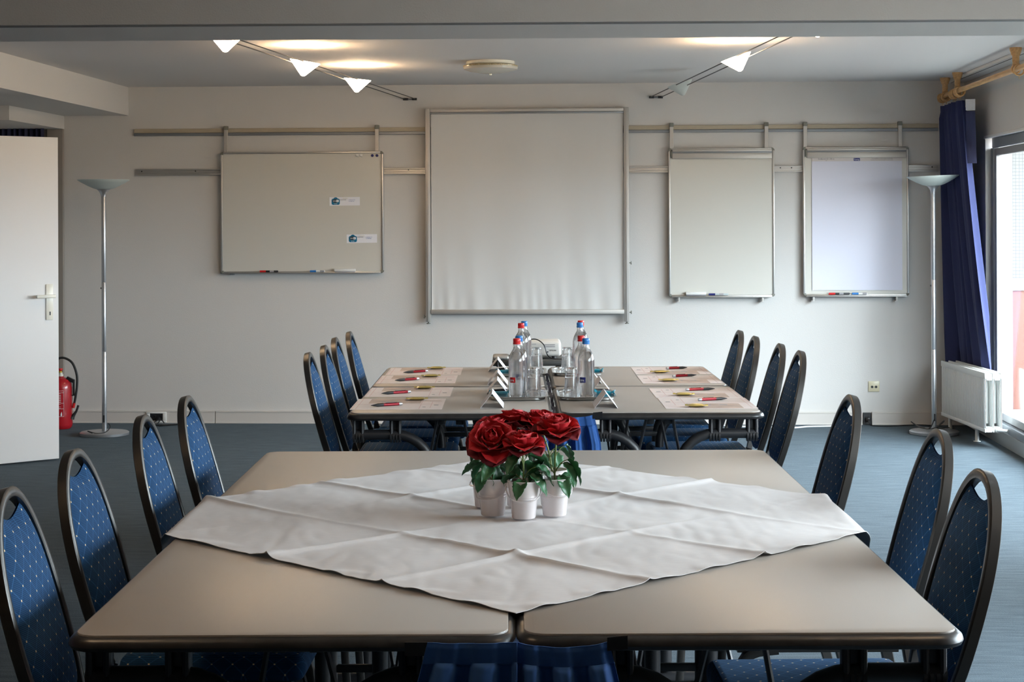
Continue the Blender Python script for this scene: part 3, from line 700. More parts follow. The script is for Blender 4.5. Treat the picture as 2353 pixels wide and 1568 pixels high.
RU, RZ = 3.05, 2.345
t = thing('curtain_rod', 'oiled pine curtain pole under the ceiling at right with turned brackets', 'curtain rod', WP(RU, RZ, 0), -TH)
B().lathe([(.014, 0), (.0165, .002), (.0165, 5.0), (.014, 5.004)], 16, M=Matrix.Rotation(PI / 2, 4, 'X'), c=(0, -.08, 0)).done('pole', wood_o, t)
B().lathe([(.018, 0), (.026, .008), (.026, .02), (.018, .03)], 16, M=Matrix.Rotation(-PI / 2, 4, 'X'), c=(0, -.095, 0)).done('finial', wood_o, t)
for d in (.24, .68, 2.38, 4.6):
    k = B().lathe([(.014, .018), (.022, .028), (.018, .040), (.020, .046), (.020, .075), (.026, .085), (.034, .110), (.036, .125), (.033, .125)], 18, c=(0, -d, 0)).done('bracket', wood_o, t)
    B().tube([(.024 * math.cos(a), -d, .024 * math.sin(a)) for a in [2 * PI * i / 18 for i in range(18)]], .0055, 6, closed=True).done('cup', wood_o, k)
rg = None
ds = [.13, .165, .20, .27, .30, .53, .56, .59, .61, .64, .72, .75, .78, 2.46]
for i, d in enumerate(ds):
    ordn = ['first', 'second', 'third', 'fourth', 'fifth', 'sixth', 'seventh', 'eighth', 'ninth', 'tenth', 'eleventh', 'twelfth', 'thirteenth'][min(i, 12)]
    lb = 'wooden curtain ring hanging apart at the bracket nearest the picture edge' if d > 2 else f'{ordn} wooden curtain ring on the pole, counted from the back wall'
    if rg is None:
        q = B().tube([(.030 * math.cos(a), 0, .030 * math.sin(a)) for a in [2 * PI * i / 22 for i in range(22)]], .0055, 6, closed=True); q.tube([(0, 0, -.034), (0, 0, -.050)], .0018, 5)
        rg = q.done('curtain_ring', wood_o, None); o = rg
    else: o = rg.copy(); COL.objects.link(o)
    o.location = WP(RU, RZ - .012, d); o.rotation_euler = (0, 0, -TH + .15 * math.sin(i * 3)); tag(o, lb, 'curtain ring', 'curtain rings apart' if d > 2 else ('curtain rings in the far bunch' if d < .4 else 'curtain rings in the nearer bunch'))
t = thing('trim_4', 'white curtain track along the ceiling above the window', 'track', ROOM, -TH, None, 'structure')
B().bb(3.10, 3.225, -6.0, -.05, ZC - .022, ZC, .004).done('track_body', whitep, t, False)
B().bb(3.125, 3.131, -6.0, -.06, ZC - .0235, ZC - .018).done('groove', near_black, t, False)

def curt(i, j):
    s = i; top = j; low = 1 - j
    if low > .985: pass
    # plan path at the rod and at the hem
    ut, dt = 3.055, .10 + .70 * s
    uh = 3.075 + .155 * min(1, s * 3.0) + .03 * s; dh = .085 + .98 * max(0, s - .12)
    e = low ** 1.15
    u = ut * (1 - e) + uh * e; d = dt * (1 - e) + dh * e
    A = .030 + .012 * low
    if top > .96: A *= .65
    u += A * math.sin(2 * PI * 5.5 * s + .6 * math.sin(3 * low)) + .010 * math.sin(2 * PI * 13 * s + 2.2 * low)
    d += .018 * math.cos(2 * PI * 5.5 * s + .9) * low
    u = min(u, 3.225)
    if d < .62: u = min(u, 3.225)
    return WP(u, .07 + 2.205 * j, d)
t = thing('curtain', 'navy blue floor length curtain gathered beside the right window', 'curtain', (0, 0, 0))
B().grid(curt, 150, 50).done('drape', navy_c, t, ang=100)
B().grid(lambda i, j: WP(3.085 + .055 * i + .006 * math.sin(i * 25), 2.205 + .075 * j, .80 + .02 * i), 24, 4, .003).done('heading_tape', mat('white_heading_tape', (.6, .6, .62), .8, bump=.6, nscale=150, bdist=.003), t)
B().grid(lambda i, j: WP(3.085 + .05 * i + .006 * math.sin(i * 20) + .01 * (1 - j), 1.85 + .35 * j, .80 + .01 * i), 20, 8, .003).done('lining_edge', navy_dk, t)

# ================================================================== CEILING LIGHTS
t = thing('ceiling_light', 'flat round ceiling light with opal dome in the middle of the ceiling', 'ceiling light', (-0.145, 10.85, ZC))
B().lathe([(.150, 0), (.152, -.006), (.152, -.020), (.145, -.024)], 40).done('base_ring', ivory, t)
B().lathe([(.165, -.024), (.172, -.028), (.170, -.036), (.150, -.046)], 40, cap=False).done('amber_band', dome_g, t)
B().lathe([(.171, -.036), (.166, -.050), (.135, -.060), (.07, -.072), (.0, -.076)], 40, cap=False).done('dome', dome_m, t)
B().lathe([(.004, -.074), (.010, -.078), (.008, -.086), (0, -.088)], 14).done('finial', ivory, t)

def wire_track(label, w0, w1, sep):
    t = thing('wire_track', label, 'cable light track', (0, 0, 0), 0, 'cable light tracks')
    a = Vector(w0); b = Vector(w1); s = Vector((sep, 0, 0))
    B().tube([a - s, b - s * .8], .0032, 6).done('cable', black, t)
    B().tube([a + s, b + s * .8], .0032, 6).done('cable', black, t)
    for k in (-1, 1): B().tube([a + s * k * 1.25 + Vector((0, .022, 0)), a + s * k * .35 + Vector((0, .022, 0))], .009, 10).done('cable_tensioner', black, t)
    B().tube([a + s * .45 + Vector((0, .022, 0)), a - s * .45 + Vector((0, .022, 0))], .0075, 10).done('spacer', silver, t)
    B().box(a + Vector((0, .035, 0)), (.03, .04, .012), .002).done('wall_mount', black, t)
    return t
wl0, wl1 = (-0.757, 12.655, 2.366), (-1.596, 6.95, 2.362)
wr0, wr1 = (1.026, 12.555, 2.366), (1.42, 6.95, 2.362)
wire_track('pair of taut lighting cables at upper left of the ceiling', wl0, wl1, .040)
wire_track('pair of taut lighting cables at upper right of the ceiling', wr0, wr1, .040)
def cone_lamp(y, track, on, tx, ty, label, power=1.0):
    a, b = track; f = (y - a[1]) / (b[1] - a[1]); x = a[0] + (b[0] - a[0]) * f; z = a[2] + (b[2] - a[2]) * f
    t = thing('cone_spotlight', label, 'spotlight', (x, y, z), 0, 'cone spotlights on the lighting cables')
    M = Matrix.Rotation(ty, 4, 'Y') @ Matrix.Rotation(tx, 4, 'X')
    pr = [(.086, .014), (.012, -.066), (.0, -.070), (.0, -.066), (.009, -.062), (.083, .014)]
    B().lathe(pr, 32, M=M, cap=False).done('cone_shade', cone_on if on else cone_off, t)
    q = B(); q.lathe([(.008, -.012), (.009, -.008), (.009, -.052), (.005, -.056)], 10, M=M); q.tube([(-.045, 0, .0), (.045, 0, .0)], .0025, 6); q.done('lamp_holder', ivory, t)
    if on:
        B().lathe([(0, -.012), (.005, -.008), (.006, 0), (.004, .006), (0, .008)], 10, M=M).done('bulb', bulb_m, t)
        l = bpy.data.lights.new('spotlight_bulb', 'POINT'); l.energy = BULB_W * power; l.color = (1.0, 0.62, 0.30); l.shadow_soft_size = 0.008
        o = bpy.data.objects.new('spotlight_bulb', l); COL.objects.link(o); o.parent = t; o.location = (M @ Vector((0, 0, -.024)))
    return t
LT, RT = (wl0, wl1), (wr0, wr1)
cone_lamp(11.05, LT, True, .05, .10, 'lit glass cone spotlight nearest the wall on the left cables')
cone_lamp(9.80, LT, True, .10, .18, 'lit glass cone spotlight in the middle of the left cables')
cone_lamp(8.38, LT, True, .0, .05, 'lit glass cone spotlight partly hidden by the beam on the left cables')
cone_lamp(11.5, RT, False, -.05, -.30, 'unlit glass cone spotlight near the wall on the right cables')
cone_lamp(9.62, RT, True, .10, -.34, 'lit glass cone spotlight on the right cables')
cone_lamp(7.80, RT, True, .0, -.05, 'lit glass cone spotlight almost hidden by the beam at right')

nl0, nl1 = (-1.10, 6.30, 2.362), (-1.60, 0.60, 2.362)  # unseen cables and spotlights, added as warm fill over the front tables
nr0, nr1 = (1.10, 6.30, 2.362), (1.45, 0.60, 2.362)
wire_track('added pair of lighting cables over the left of the front tables, above the picture', nl0, nl1, .040)
wire_track('added pair of lighting cables over the right of the front tables, above the picture', nr0, nr1, .040)
for y, lb in ((2.9, 'single'),):
    cone_lamp(y, (nl0, nl1), True, .05, .15, lb + ' added lit cone spotlight for warm fill over the left of the front tables, above the picture', .7)
    cone_lamp(y, (nr0, nr1), True, .05, -.2, lb + ' added lit cone spotlight for warm fill over the right of the front tables, above the picture', .7)

# ================================================================== TABLES
ZT = 0.74
def make_table(W, DP, label, loc, group):
    t = thing('folding_table', label, 'table', loc, 0, group)
    e = .013
    B().prism(rrect(-W / 2 + e, W / 2 - e, -DP / 2 + e, DP / 2 - e, .042), ZT - .024, ZT, .0015).done('tabletop', laminate, t)
    ol = rrect(-W / 2 + e, W / 2 - e, -DP / 2 + e, DP / 2 - e, .042, 6)
    B().tube([(x, y, ZT - .0165) for x, y in ol], .0128, 10, ry=.0160, closed=True, up=None).done('edge_bumper', bumper, t)
    for s in (-1, 1):
        y = s * (DP / 2 - .085)
        for k in (-1, 1):
            pts = [(k * (W / 2 - .022), y, .648), (k * .215, y, .648)]
            pts += [(k * (.215 - .145 * math.sin(a)), y, .648 - .145 * (1 - math.cos(a))) for a in [PI / 2 * i / 7 for i in range(1, 8)]]
            pts += [(k * .07, y, .30), (k * .07, y, .055)]
            B().tube(pts, .0195, 12).done('leg', blackmetal, t)
            for bx in (.356, .212):
                q = B()
                for dx in (-.0155, .0155): q.tube([(k * bx + dx, y - .012, ZT - .02), (k * bx + dx, y - .012, .632)], .0075, 8)
                q.bb(k * bx - .022, k * bx + .022, y - .004, y + .020, .655, ZT - .02, .003)
                for i in range(4): q.lathe([(.0235, 0), (.0235, .007)], 10, M=Matrix.Rotation(PI / 2, 4, 'Y'), c=(k * bx - .021 + .0115 * i, y, .640))
                q.done('leg_bracket', blackmetal, t)
            B().tube([(k * .05, y - s * .02, ZT - .03), (k * .11, y - s * .10, .42), (k * .075, y - s * .01, .20)], .006, 6).done('brace', blackmetal, t)
        B().tube([(-.30, y, .030), (.30, y, .030)], .024, 10, ry=.018).done('foot', blackmetal, t)
        for zz in (.54, .34): B().bb(-.085, .085, y - .008, y + .008, zz - .01, zz + .01, .003).done('cross_plate', blackmetal, t)
    q = B(); q.bb(-.05, -.02, -DP / 2 + .12, DP / 2 - .12, ZT - .06, ZT - .024, .004); q.bb(.02, .05, -DP / 2 + .12, DP / 2 - .12, ZT - .06, ZT - .024, .004); q.done('under_rail', blackmetal, t)
    return t
NW, ND = .802, 1.247; NY = 3.085
tn = make_table(NW, ND, 'grey topped folding table at near left, nearest the camera', (-.4025, NY + ND / 2, 0), 'folding tables of the front block')
dup(tn, 'grey topped folding table at near right, nearest the camera', (.4025, NY + ND / 2, 0))
dup(tn, 'left rear folding table of the front block, behind the white cloth', (-.4025, NY + ND * 1.5 + .004, 0))
dup(tn, 'right rear folding table of the front block, behind the white cloth', (.4025, NY + ND * 1.5 + .004, 0))
FW, FD = .793, 1.045; FY = 6.668; FXL, FXR = -.252, .562
tf = make_table(FW, FD, 'left front table of the far block, with two place mats', (FXL, FY + FD / 2, 0), 'folding tables of the far block')
dup(tf, 'right front table of the far block, with two place mats', (FXR, FY + FD / 2, 0))
dup(tf, 'left rear table of the far block, with two place mats', (FXL, FY + FD * 1.5 + .022, 0))
dup(tf, 'right rear table of the far block, with two place mats', (FXR, FY + FD * 1.5 + .022, 0))

# blue fabric skirts pinned over the joints
def skirt(label, cx, y, wl_, wr_, gap, tape):
    t = thing('table_skirt', label, 'skirt', (cx, y, 0), 0, 'blue skirts over the table joints')
    def flap(x0, x1, n, ph, flare, dip):
        def fn(i, j):
            low = 1 - j
            x = x0 + (x1 - x0) * i + flare * low * ((1 - i) if flare < 0 else i)
            w_ = math.sin(2 * PI * n * i + ph + .5 * math.sin(5 * i)); p = math.tanh(2.2 * w_)
            yy = -.021 - .020 * low + (.0015 + .017 * min(1, low * 2.5)) * p + .003 * math.sin(2 * PI * n * 2.7 * i + 1 + 2 * low) * low
            if .80 < j < .83: yy += .0018
            if j > .83: yy = -.0195 - .0015 * (1 if j < .98 else 0) + .0018 * p
            sag = dip * (1 - (2 * i - 1) ** 2) if dip > 0 else 0
            return (x, yy, .52 + (ZT - .006 - .52 - sag) * j if j > .5 else .30 + ((ZT - .006 - sag - .52) * .5 + .22) * j * 2)
        return B().grid(fn, 80, 60, .002)
    flap(-gap / 2 - wl_, -gap / 2 + .008, 2.6, .4, -.055, .002).done('flap', skirt_m, t)
    flap(gap / 2 - .008, gap / 2 + wr_, 3.1, 1.4, .05, .010).done('flap', skirt_m, t)
    q = B(); q.grid(lambda i, j: (gap / 2 + wr_ - .004 + .036 * i, -.0215 - .003 * i, ZT - .022 + .024 * j + .004 * i), 4, 4, .0015); q.done('black_tape', black, t)
    q = B(); q.grid(lambda i, j: (-gap / 2 - wl_ - .04 + .05 * i, -.0185, ZT - .030 + .024 * j), 4, 4, .0012); q.done('black_tape', black, t)
    B().grid(lambda i, j: ((gap * .5 + .004) * (2 * i - 1), -.012 + .09 * j, ZT - .05 + .035 * (1 - (2 * i - 1) ** 2 * .3)), 4, 4, .002).done('gathered_strip', skirt_m, t)
    return t
skirt('blue pleated skirt hanging from the near edge of the front tables', 0.0, NY - .004, .150, .158, .012, True)
skirt('blue pleated skirt hanging from the far tables behind the roses', .155, FY - .004, .090, .135, .022, True)
q = B().grid(lambda i, j: (.155 + .007 * (2 * i - 1), FY + .06 + 1.98 * j, ZT - .020 - .012 * math.cos(PI * (2 * i - 1)) * 0 + .008 * math.sin(j * 60) + .006 * math.sin(j * 23)), 3, 90, .002)
tag(q.done('fabric_strip', mat('dark_gap_fabric', (.012, .018, .05), .7), None), 'dark crumpled fabric strip in the joint of the far tables', 'fabric')

q = B().grid(lambda i, j: (.004 * (2 * i - 1), NY + .05 + 2.35 * j, ZT - .022 + .004 * math.sin(j * 60)), 2, 40, .002)
tag(q.done('fabric_strip', MATS['dark_gap_fabric'], None), 'dark fabric strip in the joint of the front tables', 'fabric')
# tablecloth laid as a diamond
HD = 1.085; CY0 = 3.245; XE = .806
def cloth(i, j):
    a, b = i, j
    X = (a - b) * HD; Y = CY0 + (a + b) * HD
    z = 0
    for k, c in enumerate((.25, .5, .75)):
        ma = .7 + .5 * math.sin(7 * b + k * 2); mb = .7 + .5 * math.sin(6 * a + k * 1.7)
        z += (.0100 * ma) * math.exp(-abs(a - c + .003 * math.sin(9 * b)) / .0085) * (1 if k != 1 else .7)
        z += (.0105 * mb) * math.exp(-abs(b - c + .003 * math.sin(8 * a)) / .0085)
    n = noise.noise(Vector((X * 5, Y * 5, 0))); n2 = noise.noise(Vector((X * 11 + 3, Y * 3.2, 2))); n3 = noise.noise(Vector((X * 22, Y * 9, 5)))
    z += .0022 * max(0, n + .15) + .0020 * max(0, n2) + .0018 * abs(n3)
    # cells puff up a little between the creases
    z += .0030 * abs(math.sin(PI * 4 * a) * math.sin(PI * 4 * b))
    edge = min(a, b, 1 - a, 1 - b)
    if edge < .03: z += .004 * (1 - edge / .03) * max(0, math.sin(55 * a + 40 * b + 3 * n))
    z = .0025 + z
    if abs(X) > XE:
        e = abs(X) - XE; sx = 1 if X > 0 else -1
        r = .022; th = min(e / r, PI / 2 * .96)
        x = XE + r * math.sin(th); dz = r * (1 - math.cos(th)); rem = max(0, e - r * th)
        x += rem * .06 + .012 * math.sin(Y * 26) * min(1, rem / .1); dz += rem
        return (sx * (x + .004), Y + .02 * math.sin(Y * 9) * rem, ZT + z - dz)
    return (X, Y, ZT + z)
tag(B().grid(cloth, 200, 200, .0012).done('tablecloth', cloth_m, None, ang=80), 'white creased square tablecloth laid as a diamond over the front tables', 'tablecloth')

# ================================================================== CHAIRS
def back_x(z): # the back leans away from the table as it rises
    return -.250 + .125 * max(0, (.925 - z) / .475) ** 1.15 if z > .45 else -.125
def half_w(z):
    if z > .66: tt = (z - .66) / .265; return .192 * max(0, 1 - tt ** 2.15) ** .5
    tt = (.66 - z) / .30; return .192 * max(0, 1 - tt ** 2.4) ** .5
def make_chair(label, loc, rz, group):
    t = thing('banquet_chair', label, 'chair', loc, rz, group)
    # hoop frame
    zs = [.455 + (.66 - .455) * i / 7 for i in range(8)]
    side = [(half_w(z), z) for z in zs]
    top = [(.192 * math.cos(a) ** (1 / 1.04), .66 + .265 * math.sin(a) ** (1 / 1.08)) for a in [PI / 2 * i / 14 for i in range(1, 14)]]
    pth = side + top + [(0, .925)]; pth = pth + [(-y, z) for y, z in pth[-2::-1]]
    pts = [(back_x(z), y * .93, z - .004) for y, z in pth]
    B().tube(pts, .0130, ry=.0105, up=(1, 0, .26), square=True).done('back_frame', gun, t)
    # padded oval with a hand hole below the crown of the hoop
    ZTOP = .893
    def pad(side_):
        def fn(i, j):
            z = .475 + (ZTOP - .475) * j
            hw = max(.0, half_w(z) * .93 - .008)
            if z < .52: hw *= max(0, 1 - ((.52 - z) / .047) ** 2) ** .5
            y = hw * (2 * i - 1)
            zz = z - .026 * (1 - (2 * i - 1) ** 2) * max(0, (j - .75) / .25) ** 2
            thick = .020 * max(0, 1 - abs(2 * i - 1) ** 4) * max(0, 1 - (abs(2 * j - 1)) ** 6) + .002
            return (back_x(z) + side_ * thick, y, zz)
        return fn
    q = B(); q.grid(pad(1), 20, 26); q.grid(pad(-1), 20, 26)
    bmesh.ops.remove_doubles(q.bm, verts=q.bm.verts, dist=.0045 * 0 + .0005); bmesh.ops.recalc_face_normals(q.bm, faces=q.bm.faces)
    q.done('backrest', fab_back, t)
    # seat
    q = B(); q.box((.118, 0, .452), (.43, .385, .062), .026, 4); o = q.done('seat', fab_seat, t)
    q = B()
    for s in (-1, 1): q.tube([(-.10, s * .165, .412), (.30, s * .165, .412)], .013, square=True, ry=.011, up=(0, 1, 0))
    q.tube([(.285, -.165, .412), (.285, .165, .412)], .012, square=True, up=(1, 0, 0)); q.tube([(-.09, -.165, .412), (-.09, .165, .412)], .012, square=True, up=(1, 0, 0))
    q.done('seat_frame', gun, t)
    for s in (-1, 1):
        B().tube(smooth_path([(.20, s * .178, .410), (.262, s * .178, .400), (.292, s * .178, .360), (.305, s * .178, .18), (.315, s * .178, .006)], 4), .014, ry=.011, up=(0, 1, 0), square=True).done('leg', gun, t)
        B().tube(smooth_path([(-.125, s * half_w(.455) * .93, .455), (-.135, s * .165, .36), (-.175, s * .172, .18), (-.225, s * .178, .006)], 5), .0155, ry=.0125, up=(1, 0, .1), square=True).done('leg', gun, t)
    return t
CH_L = [(-1.057, 3.575, .02, 'blue dotted chair at the left, cut by the picture edge, nearest the camera'),
        (-1.073, 4.165, -.02, 'second nearest blue dotted chair along the left of the front tables'),
        (-1.064, 4.91, .01, 'third blue dotted chair along the left, beside the cloth corner'),
        (-1.042, 5.44, .0, 'farthest blue dotted chair along the left of the front tables')]
CH_R = [(1.027, 3.765, .02, 'dark blue dotted chair at the right, nearest the camera'),
        (1.111, 4.495, .0, 'middle dark blue dotted chair along the right of the front tables'),
        (1.056, 5.385, .02, 'farthest dark blue dotted chair along the right of the front tables')]
CF_L = [(-.872, 7.235, .0, 'nearest blue chair along the left of the far tables'),
        (-.852, 7.655, .0, 'second blue chair along the left of the far tables'),
        (-.857, 8.165, .0, 'third blue chair along the left of the far tables'),
        (-.831, 8.60, .0, 'farthest blue chair along the left of the far tables')]
CF_R = [(1.199, 7.225, .0, 'nearest dark blue chair along the right of the far tables'),
        (1.180, 7.645, .0, 'second dark blue chair along the right of the far tables'),
        (1.138, 8.145, .0, 'third dark blue chair along the right of the far tables'),
        (1.121, 8.575, .0, 'farthest dark blue chair along the right of the far tables')]
c0 = None
for lst, sgn, grp in ((CH_L, 1, 'chairs left of the front tables'), (CH_R, -1, 'chairs right of the front tables'), (CF_L, 1, 'chairs left of the far tables'), (CF_R, -1, 'chairs right of the far tables')):
    for x, y, r, lb in lst:
        loc = (x + sgn * .262, y, 0); rz = (0 if sgn > 0 else PI) + r
        if c0 is None: c0 = make_chair(lb, loc, rz, grp)
        else: dup(c0, lb, loc, rz, grp)

# ================================================================== THINGS ON THE FAR TABLES
def place_mat(x, y, flipm, label):
    t = thing('place_mat', label, 'place mat', (x, y, ZT), PI if flipm else 0, 'place mats on the far tables')
    w_, h_ = .360, .405
    B().bb(-w_ / 2, w_ / 2, -h_ / 2, h_ / 2, .0003, .0011).done('sheet', mat('mat_paper', (.76, .69, .68), .55), t, False)
    B().bb(-.125, .085, .020, .195, .0011, .0013).done('printed_photo', taupe, t, False)
    q = B()
    for x0, x1, y0, y1 in ((-.170, .17, -.012, -.010), (-.160, -.158, -.19, .19), (.088, .090, -.19, .19), (.090, .17, .08, .082), (.130, .132, -.15, .08), (-.176, -.174, -.18, .10), (.100, .165, .150, .153), (.100, .165, .120, .123)):
        q.bb(x0, x1, y0, y1, .0011, .0013)
    q.done('printed_lines', inkred, t, False)
    q = B()
    for x0, x1, y0, y1 in ((.142, .160, -.06, -.035), (.100, .112, -.13, -.11), (-.075, -.045, .05, .08), (-.010, -.002, .06, .09), (.02, .03, .09, .13)): q.bb(x0, x1, y0, y1, .0013, .0015)
    q.done('printed_symbols', inkgrey, t, False)
def pen(p0, p1, label):
    a = Vector(p0); b = Vector(p1); rz = math.atan2(b.y - a.y, b.x - a.x); Ln = (b - a).length
    t = thing('ballpoint_pen', label, 'pen', (a.x, a.y, ZT + .0075), rz, 'pens on the place mats')
    R = Matrix.Rotation(PI / 2, 4, 'Y'); k = Ln / .14
    B().lathe([(.001, 0), (.0035, .012), (.0065, .030), (.0065, .055)], 12, M=R @ Matrix.Diagonal((1, 1, k, 1))).done('grip', black, t)
    B().lathe([(.0060, .055), (.0062, .124)], 12, M=R @ Matrix.Diagonal((1, 1, k, 1))).done('barrel', pen_red, t)
    B().lathe([(.0064, .124), (.0066, .133), (.0050, .139), (.0, .140)], 12, M=R @ Matrix.Diagonal((1, 1, k, 1))).done('stylus_tip', silver, t)
    B().bb(.115 * k, .066 * k, -.0012, .0012, .0060, .0078).done('pocket_clip', black, t, False)
def sweet(x, y, rz, label):
    t = thing('wrapped_sweet', label, 'sweet', (x, y, ZT + .0022), rz, 'wrapped sweets on the place mats')
    def fn(s):
        def g(i, j):
            x = .070 * (i - .5); y = .046 * (j - .5); k = max(0, 1 - abs(2 * i - 1) ** 4) * max(0, 1 - abs(2 * j - 1) ** 3)
            return (x, y, .006 + s * (.0055 * k + .0012 * math.sin(i * 37 + j * 23) * k))
        return g
    q = B(); q.grid(fn(1), 14, 10); q.grid(fn(-1), 14, 10); bmesh.ops.remove_doubles(q.bm, verts=q.bm.verts, dist=.0003); bmesh.ops.recalc_face_normals(q.bm, faces=q.bm.faces); q.done('sweet_body', gold, t)
    for s in (-1, 1):
        B().grid(lambda i, j: (s * (.034 + .011 * i), (j - .5) * .046 * (1 - .15 * i), .006 + .002 * math.sin(j * 40)), 3, 12, .0006).done('wrapper_end', gold, t)
rows = ['front', 'second', 'third', 'farthest']
ML = [(-.466, 6.995), (-.452, 7.490), (-.452, 8.085), (-.440, 8.515)]
MR = [(.768, 6.985), (.764, 7.400), (.756, 8.035), (.758, 8.498)]
PL = [((-.570, 6.880), (-.450, 6.945)), ((-.566, 7.365), (-.446, 7.440)), ((-.550, 7.97), (-.445, 8.055)), ((-.538, 8.385), (-.425, 8.47))]
PR = [((.866, 7.105), (.742, 7.060)), ((.862, 7.515), (.732, 7.480)), ((.853, 8.185), (.735, 8.125)), ((.851, 8.60), (.743, 8.56))]
for k in range(4):
    place_mat(*ML[k], False, f'{rows[k]} printed place mat along the left of the far tables')
    place_mat(*MR[k], True, f'{rows[k]} printed place mat along the right of the far tables')
    pen(*PL[k], f'red and black pen on the {rows[k]} left place mat')
    pen(*PR[k], f'red and black pen on the {rows[k]} right place mat')
for k, (x, y) in enumerate([(-.4025, 7.140), (-.397, 7.625), (-.396, 8.205), (-.389, 8.64)]): sweet(x, y, .06 * k, f'gold wrapped sweet on the {rows[k]} left place mat')
for k, (x, y) in enumerate([(.712, 6.835), (.706, 7.285), (.700, 7.935), (.697, 8.37)]): sweet(x, y, -.1 + .08 * k, f'gold wrapped sweet on the {rows[k]} right place mat')

def tray(x, y, label):
    t = thing('serving_tray', label, 'tray', (x, y, ZT), 0, 'steel trays on the far tables')
    b = B(); w_, h_ = .245, .36
    rings = [(0, .004, .050), (.004, .0012, .052), (.006, .0012, .054), (.012, .004, .060), (.014, .014, .066), (.020, .0165, .070), (.024, .0150, .072), (.020, .0130, .070), (.014, .010, .064)]
    bm = b.bm; prev = None; first = None
    for off, z, r in rings:
        vs = [bm.verts.new((px, py, z)) for px, py in rrect(-w_ / 2 + .024 - off, w_ / 2 - .024 + off, -h_ / 2 + .024 - off, h_ / 2 - .024 + off, max(r - .01, .02), 6)]
        if prev:
            for i in range(len(vs)): bm.faces.new((prev[i], prev[(i + 1) % len(vs)], vs[(i + 1) % len(vs)], vs[i]))
        else: first = vs
        prev = vs
    bm.faces.new(first); bm.faces.new(prev[::-1]); bmesh.ops.recalc_face_normals(bm, faces=bm.faces)
    b.done('dish', chrome, t)
    B().box((0, 0, .0042), (.15, .26, .0014), .0005).done('paper_liner', mat('tray_liner', (.60, .60, .72), .5), t, False)
TR = [(.013, 7.275), (.296, 7.265), (.032, 8.355), (.300, 8.385)]
for (x, y), lb in zip(TR, ('oval steel tray at the front left of the table joint', 'oval steel tray at the front right of the table joint', 'oval steel tray at the rear left of the table joint', 'oval steel tray at the rear right of the table joint')): tray(x, y, lb)

proto = {}
def bottle(x, y, red, label):
    key = red
    if key in proto:
        return dup(proto[key], label, (x, y, ZT + .0050), random.uniform(-.3, .3))
    t = thing('water_bottle', label, 'bottle', (x, y, ZT + .0050), 0, 'glass water bottles on the trays'); proto[key] = t
    outp = [(.0, .002), (.026, 0), (.0325, .004), (.0345, .012), (.0345, .148), (.0335, .160), (.0285, .178), (.020, .192), (.0155, .200), (.0135, .208), (.0130, .222), (.0138, .226), (.0138, .232)]
    inn = [(.0112, .232), (.0108, .206), (.0135, .199), (.018, .190), (.0262, .176), (.0310, .159), (.0318, .148), (.0318, .014), (.028, .007), (.0, .009)]
    B().lathe(outp + inn, 32, cap=False).done('bottle_glass', glass_m, t)
    B().lathe([(0, .0095), (.0276, .0078), (.0314, .0145), (.0314, .148), (.0306, .158), (.0258, .175), (.0180, .187), (.0, .187)], 32, cap=False).done('water', water_m, t)
    q = B(); q.lathe([(.0156, .219), (.0160, .222), (.0160, .226), (.0148, .227), (.0150, .229), (.0155, .2305), (.0155, .2405), (.0138, .243), (0, .243)], 24); q.done('screw_cap', red_p if red else blue_p, t)
    for a0 in (-2.15, .6, 2.6):
        n = 8; w_ = .85
        def lab(i, j, a0=a0): a = a0 + w_ * (i - .5) * .9; return (.0348 * math.cos(a), .0348 * math.sin(a), .062 + .022 * j)
        if a0 == -2.15 or a0 == .6:
            L_ = B().grid(lab, n, 1, .0003).done('label', red_p if red else dkblue_p, t)
            M = Matrix.Rotation(a0 + PI / 2, 4, 'Z') @ Matrix.Translation((-.010, -.0354, .067)) @ RX
            text('SPA', .0115, white_ink, L_, M, name='label_print')
        else:
            B().grid(lab, n, 1, .0003).done('label', white_ink, t)
    return t
bottle(.008, 7.215, True, 'water bottle with red cap at the front of the front left tray')
bottle(.018, 7.385, False, 'water bottle with blue cap behind the red capped one, front left tray')
bottle(.030, 8.300, True, 'water bottle with red cap on the rear left tray')
bottle(.046, 8.460, False, 'water bottle with blue cap on the rear left tray')
bottle(.294, 7.205, False, 'water bottle with blue cap at the front of the front right tray')
bottle(.281, 7.375, True, 'water bottle with red cap behind the blue capped one, front right tray')
bottle(.311, 8.325, False, 'water bottle with blue cap on the rear right tray')
bottle(.322, 8.490, True, 'water bottle with red cap on the rear right tray')
gp = None
def glass(x, y, z, label):
    global gp
    if gp is not None:
        o = gp.copy(); COL.objects.link(o)
    else:
        o = B().lathe([(.0, .094), (.0225, .094), (.0235, .092), (.0240, .086), (.0300, .0), (.0282, .0), (.0222, .082), (.0, .084)], 32, cap=False).done('tumbler_glass', glass_m, None); gp = o
    o.location = (x, y, ZT + .0050 + z); tag(o, label, 'glass', 'upturned tumblers on the trays')
for x, y, s in ((.078, 7.215, 'front left'), (.232, 7.195, 'front right'), (.104, 8.34, 'rear left'), (.250, 8.335, 'rear right')):
    glass(x, y, 0, f'lower upturned tumbler of the stack on the {s} tray')
    glass(x + .001, y, .030, f'upper upturned tumbler of the stack on the {s} tray')
def packet(x, y, rz, label):
    t = thing('napkin_packet', label, 'packet', (x, y, ZT + .0045), rz, 'teal packets on the trays')
    B().box((0, 0, .008), (.060, .030, .015), .006).done('wrapper', teal_p, t)
    for s in (-1, 1): B().grid(lambda i, j: (s * (.029 + .016 * i), .028 * (j - .5), .008 + .010 * i + .003 * math.sin(j * 14)), 3, 8, .001).done('twisted_end', teal_p, t)
packet(-.062, 7.30, .3, 'teal wrapped packet on the front left tray'); packet(.374, 7.30, -.3, 'teal wrapped packet on the front right tray')
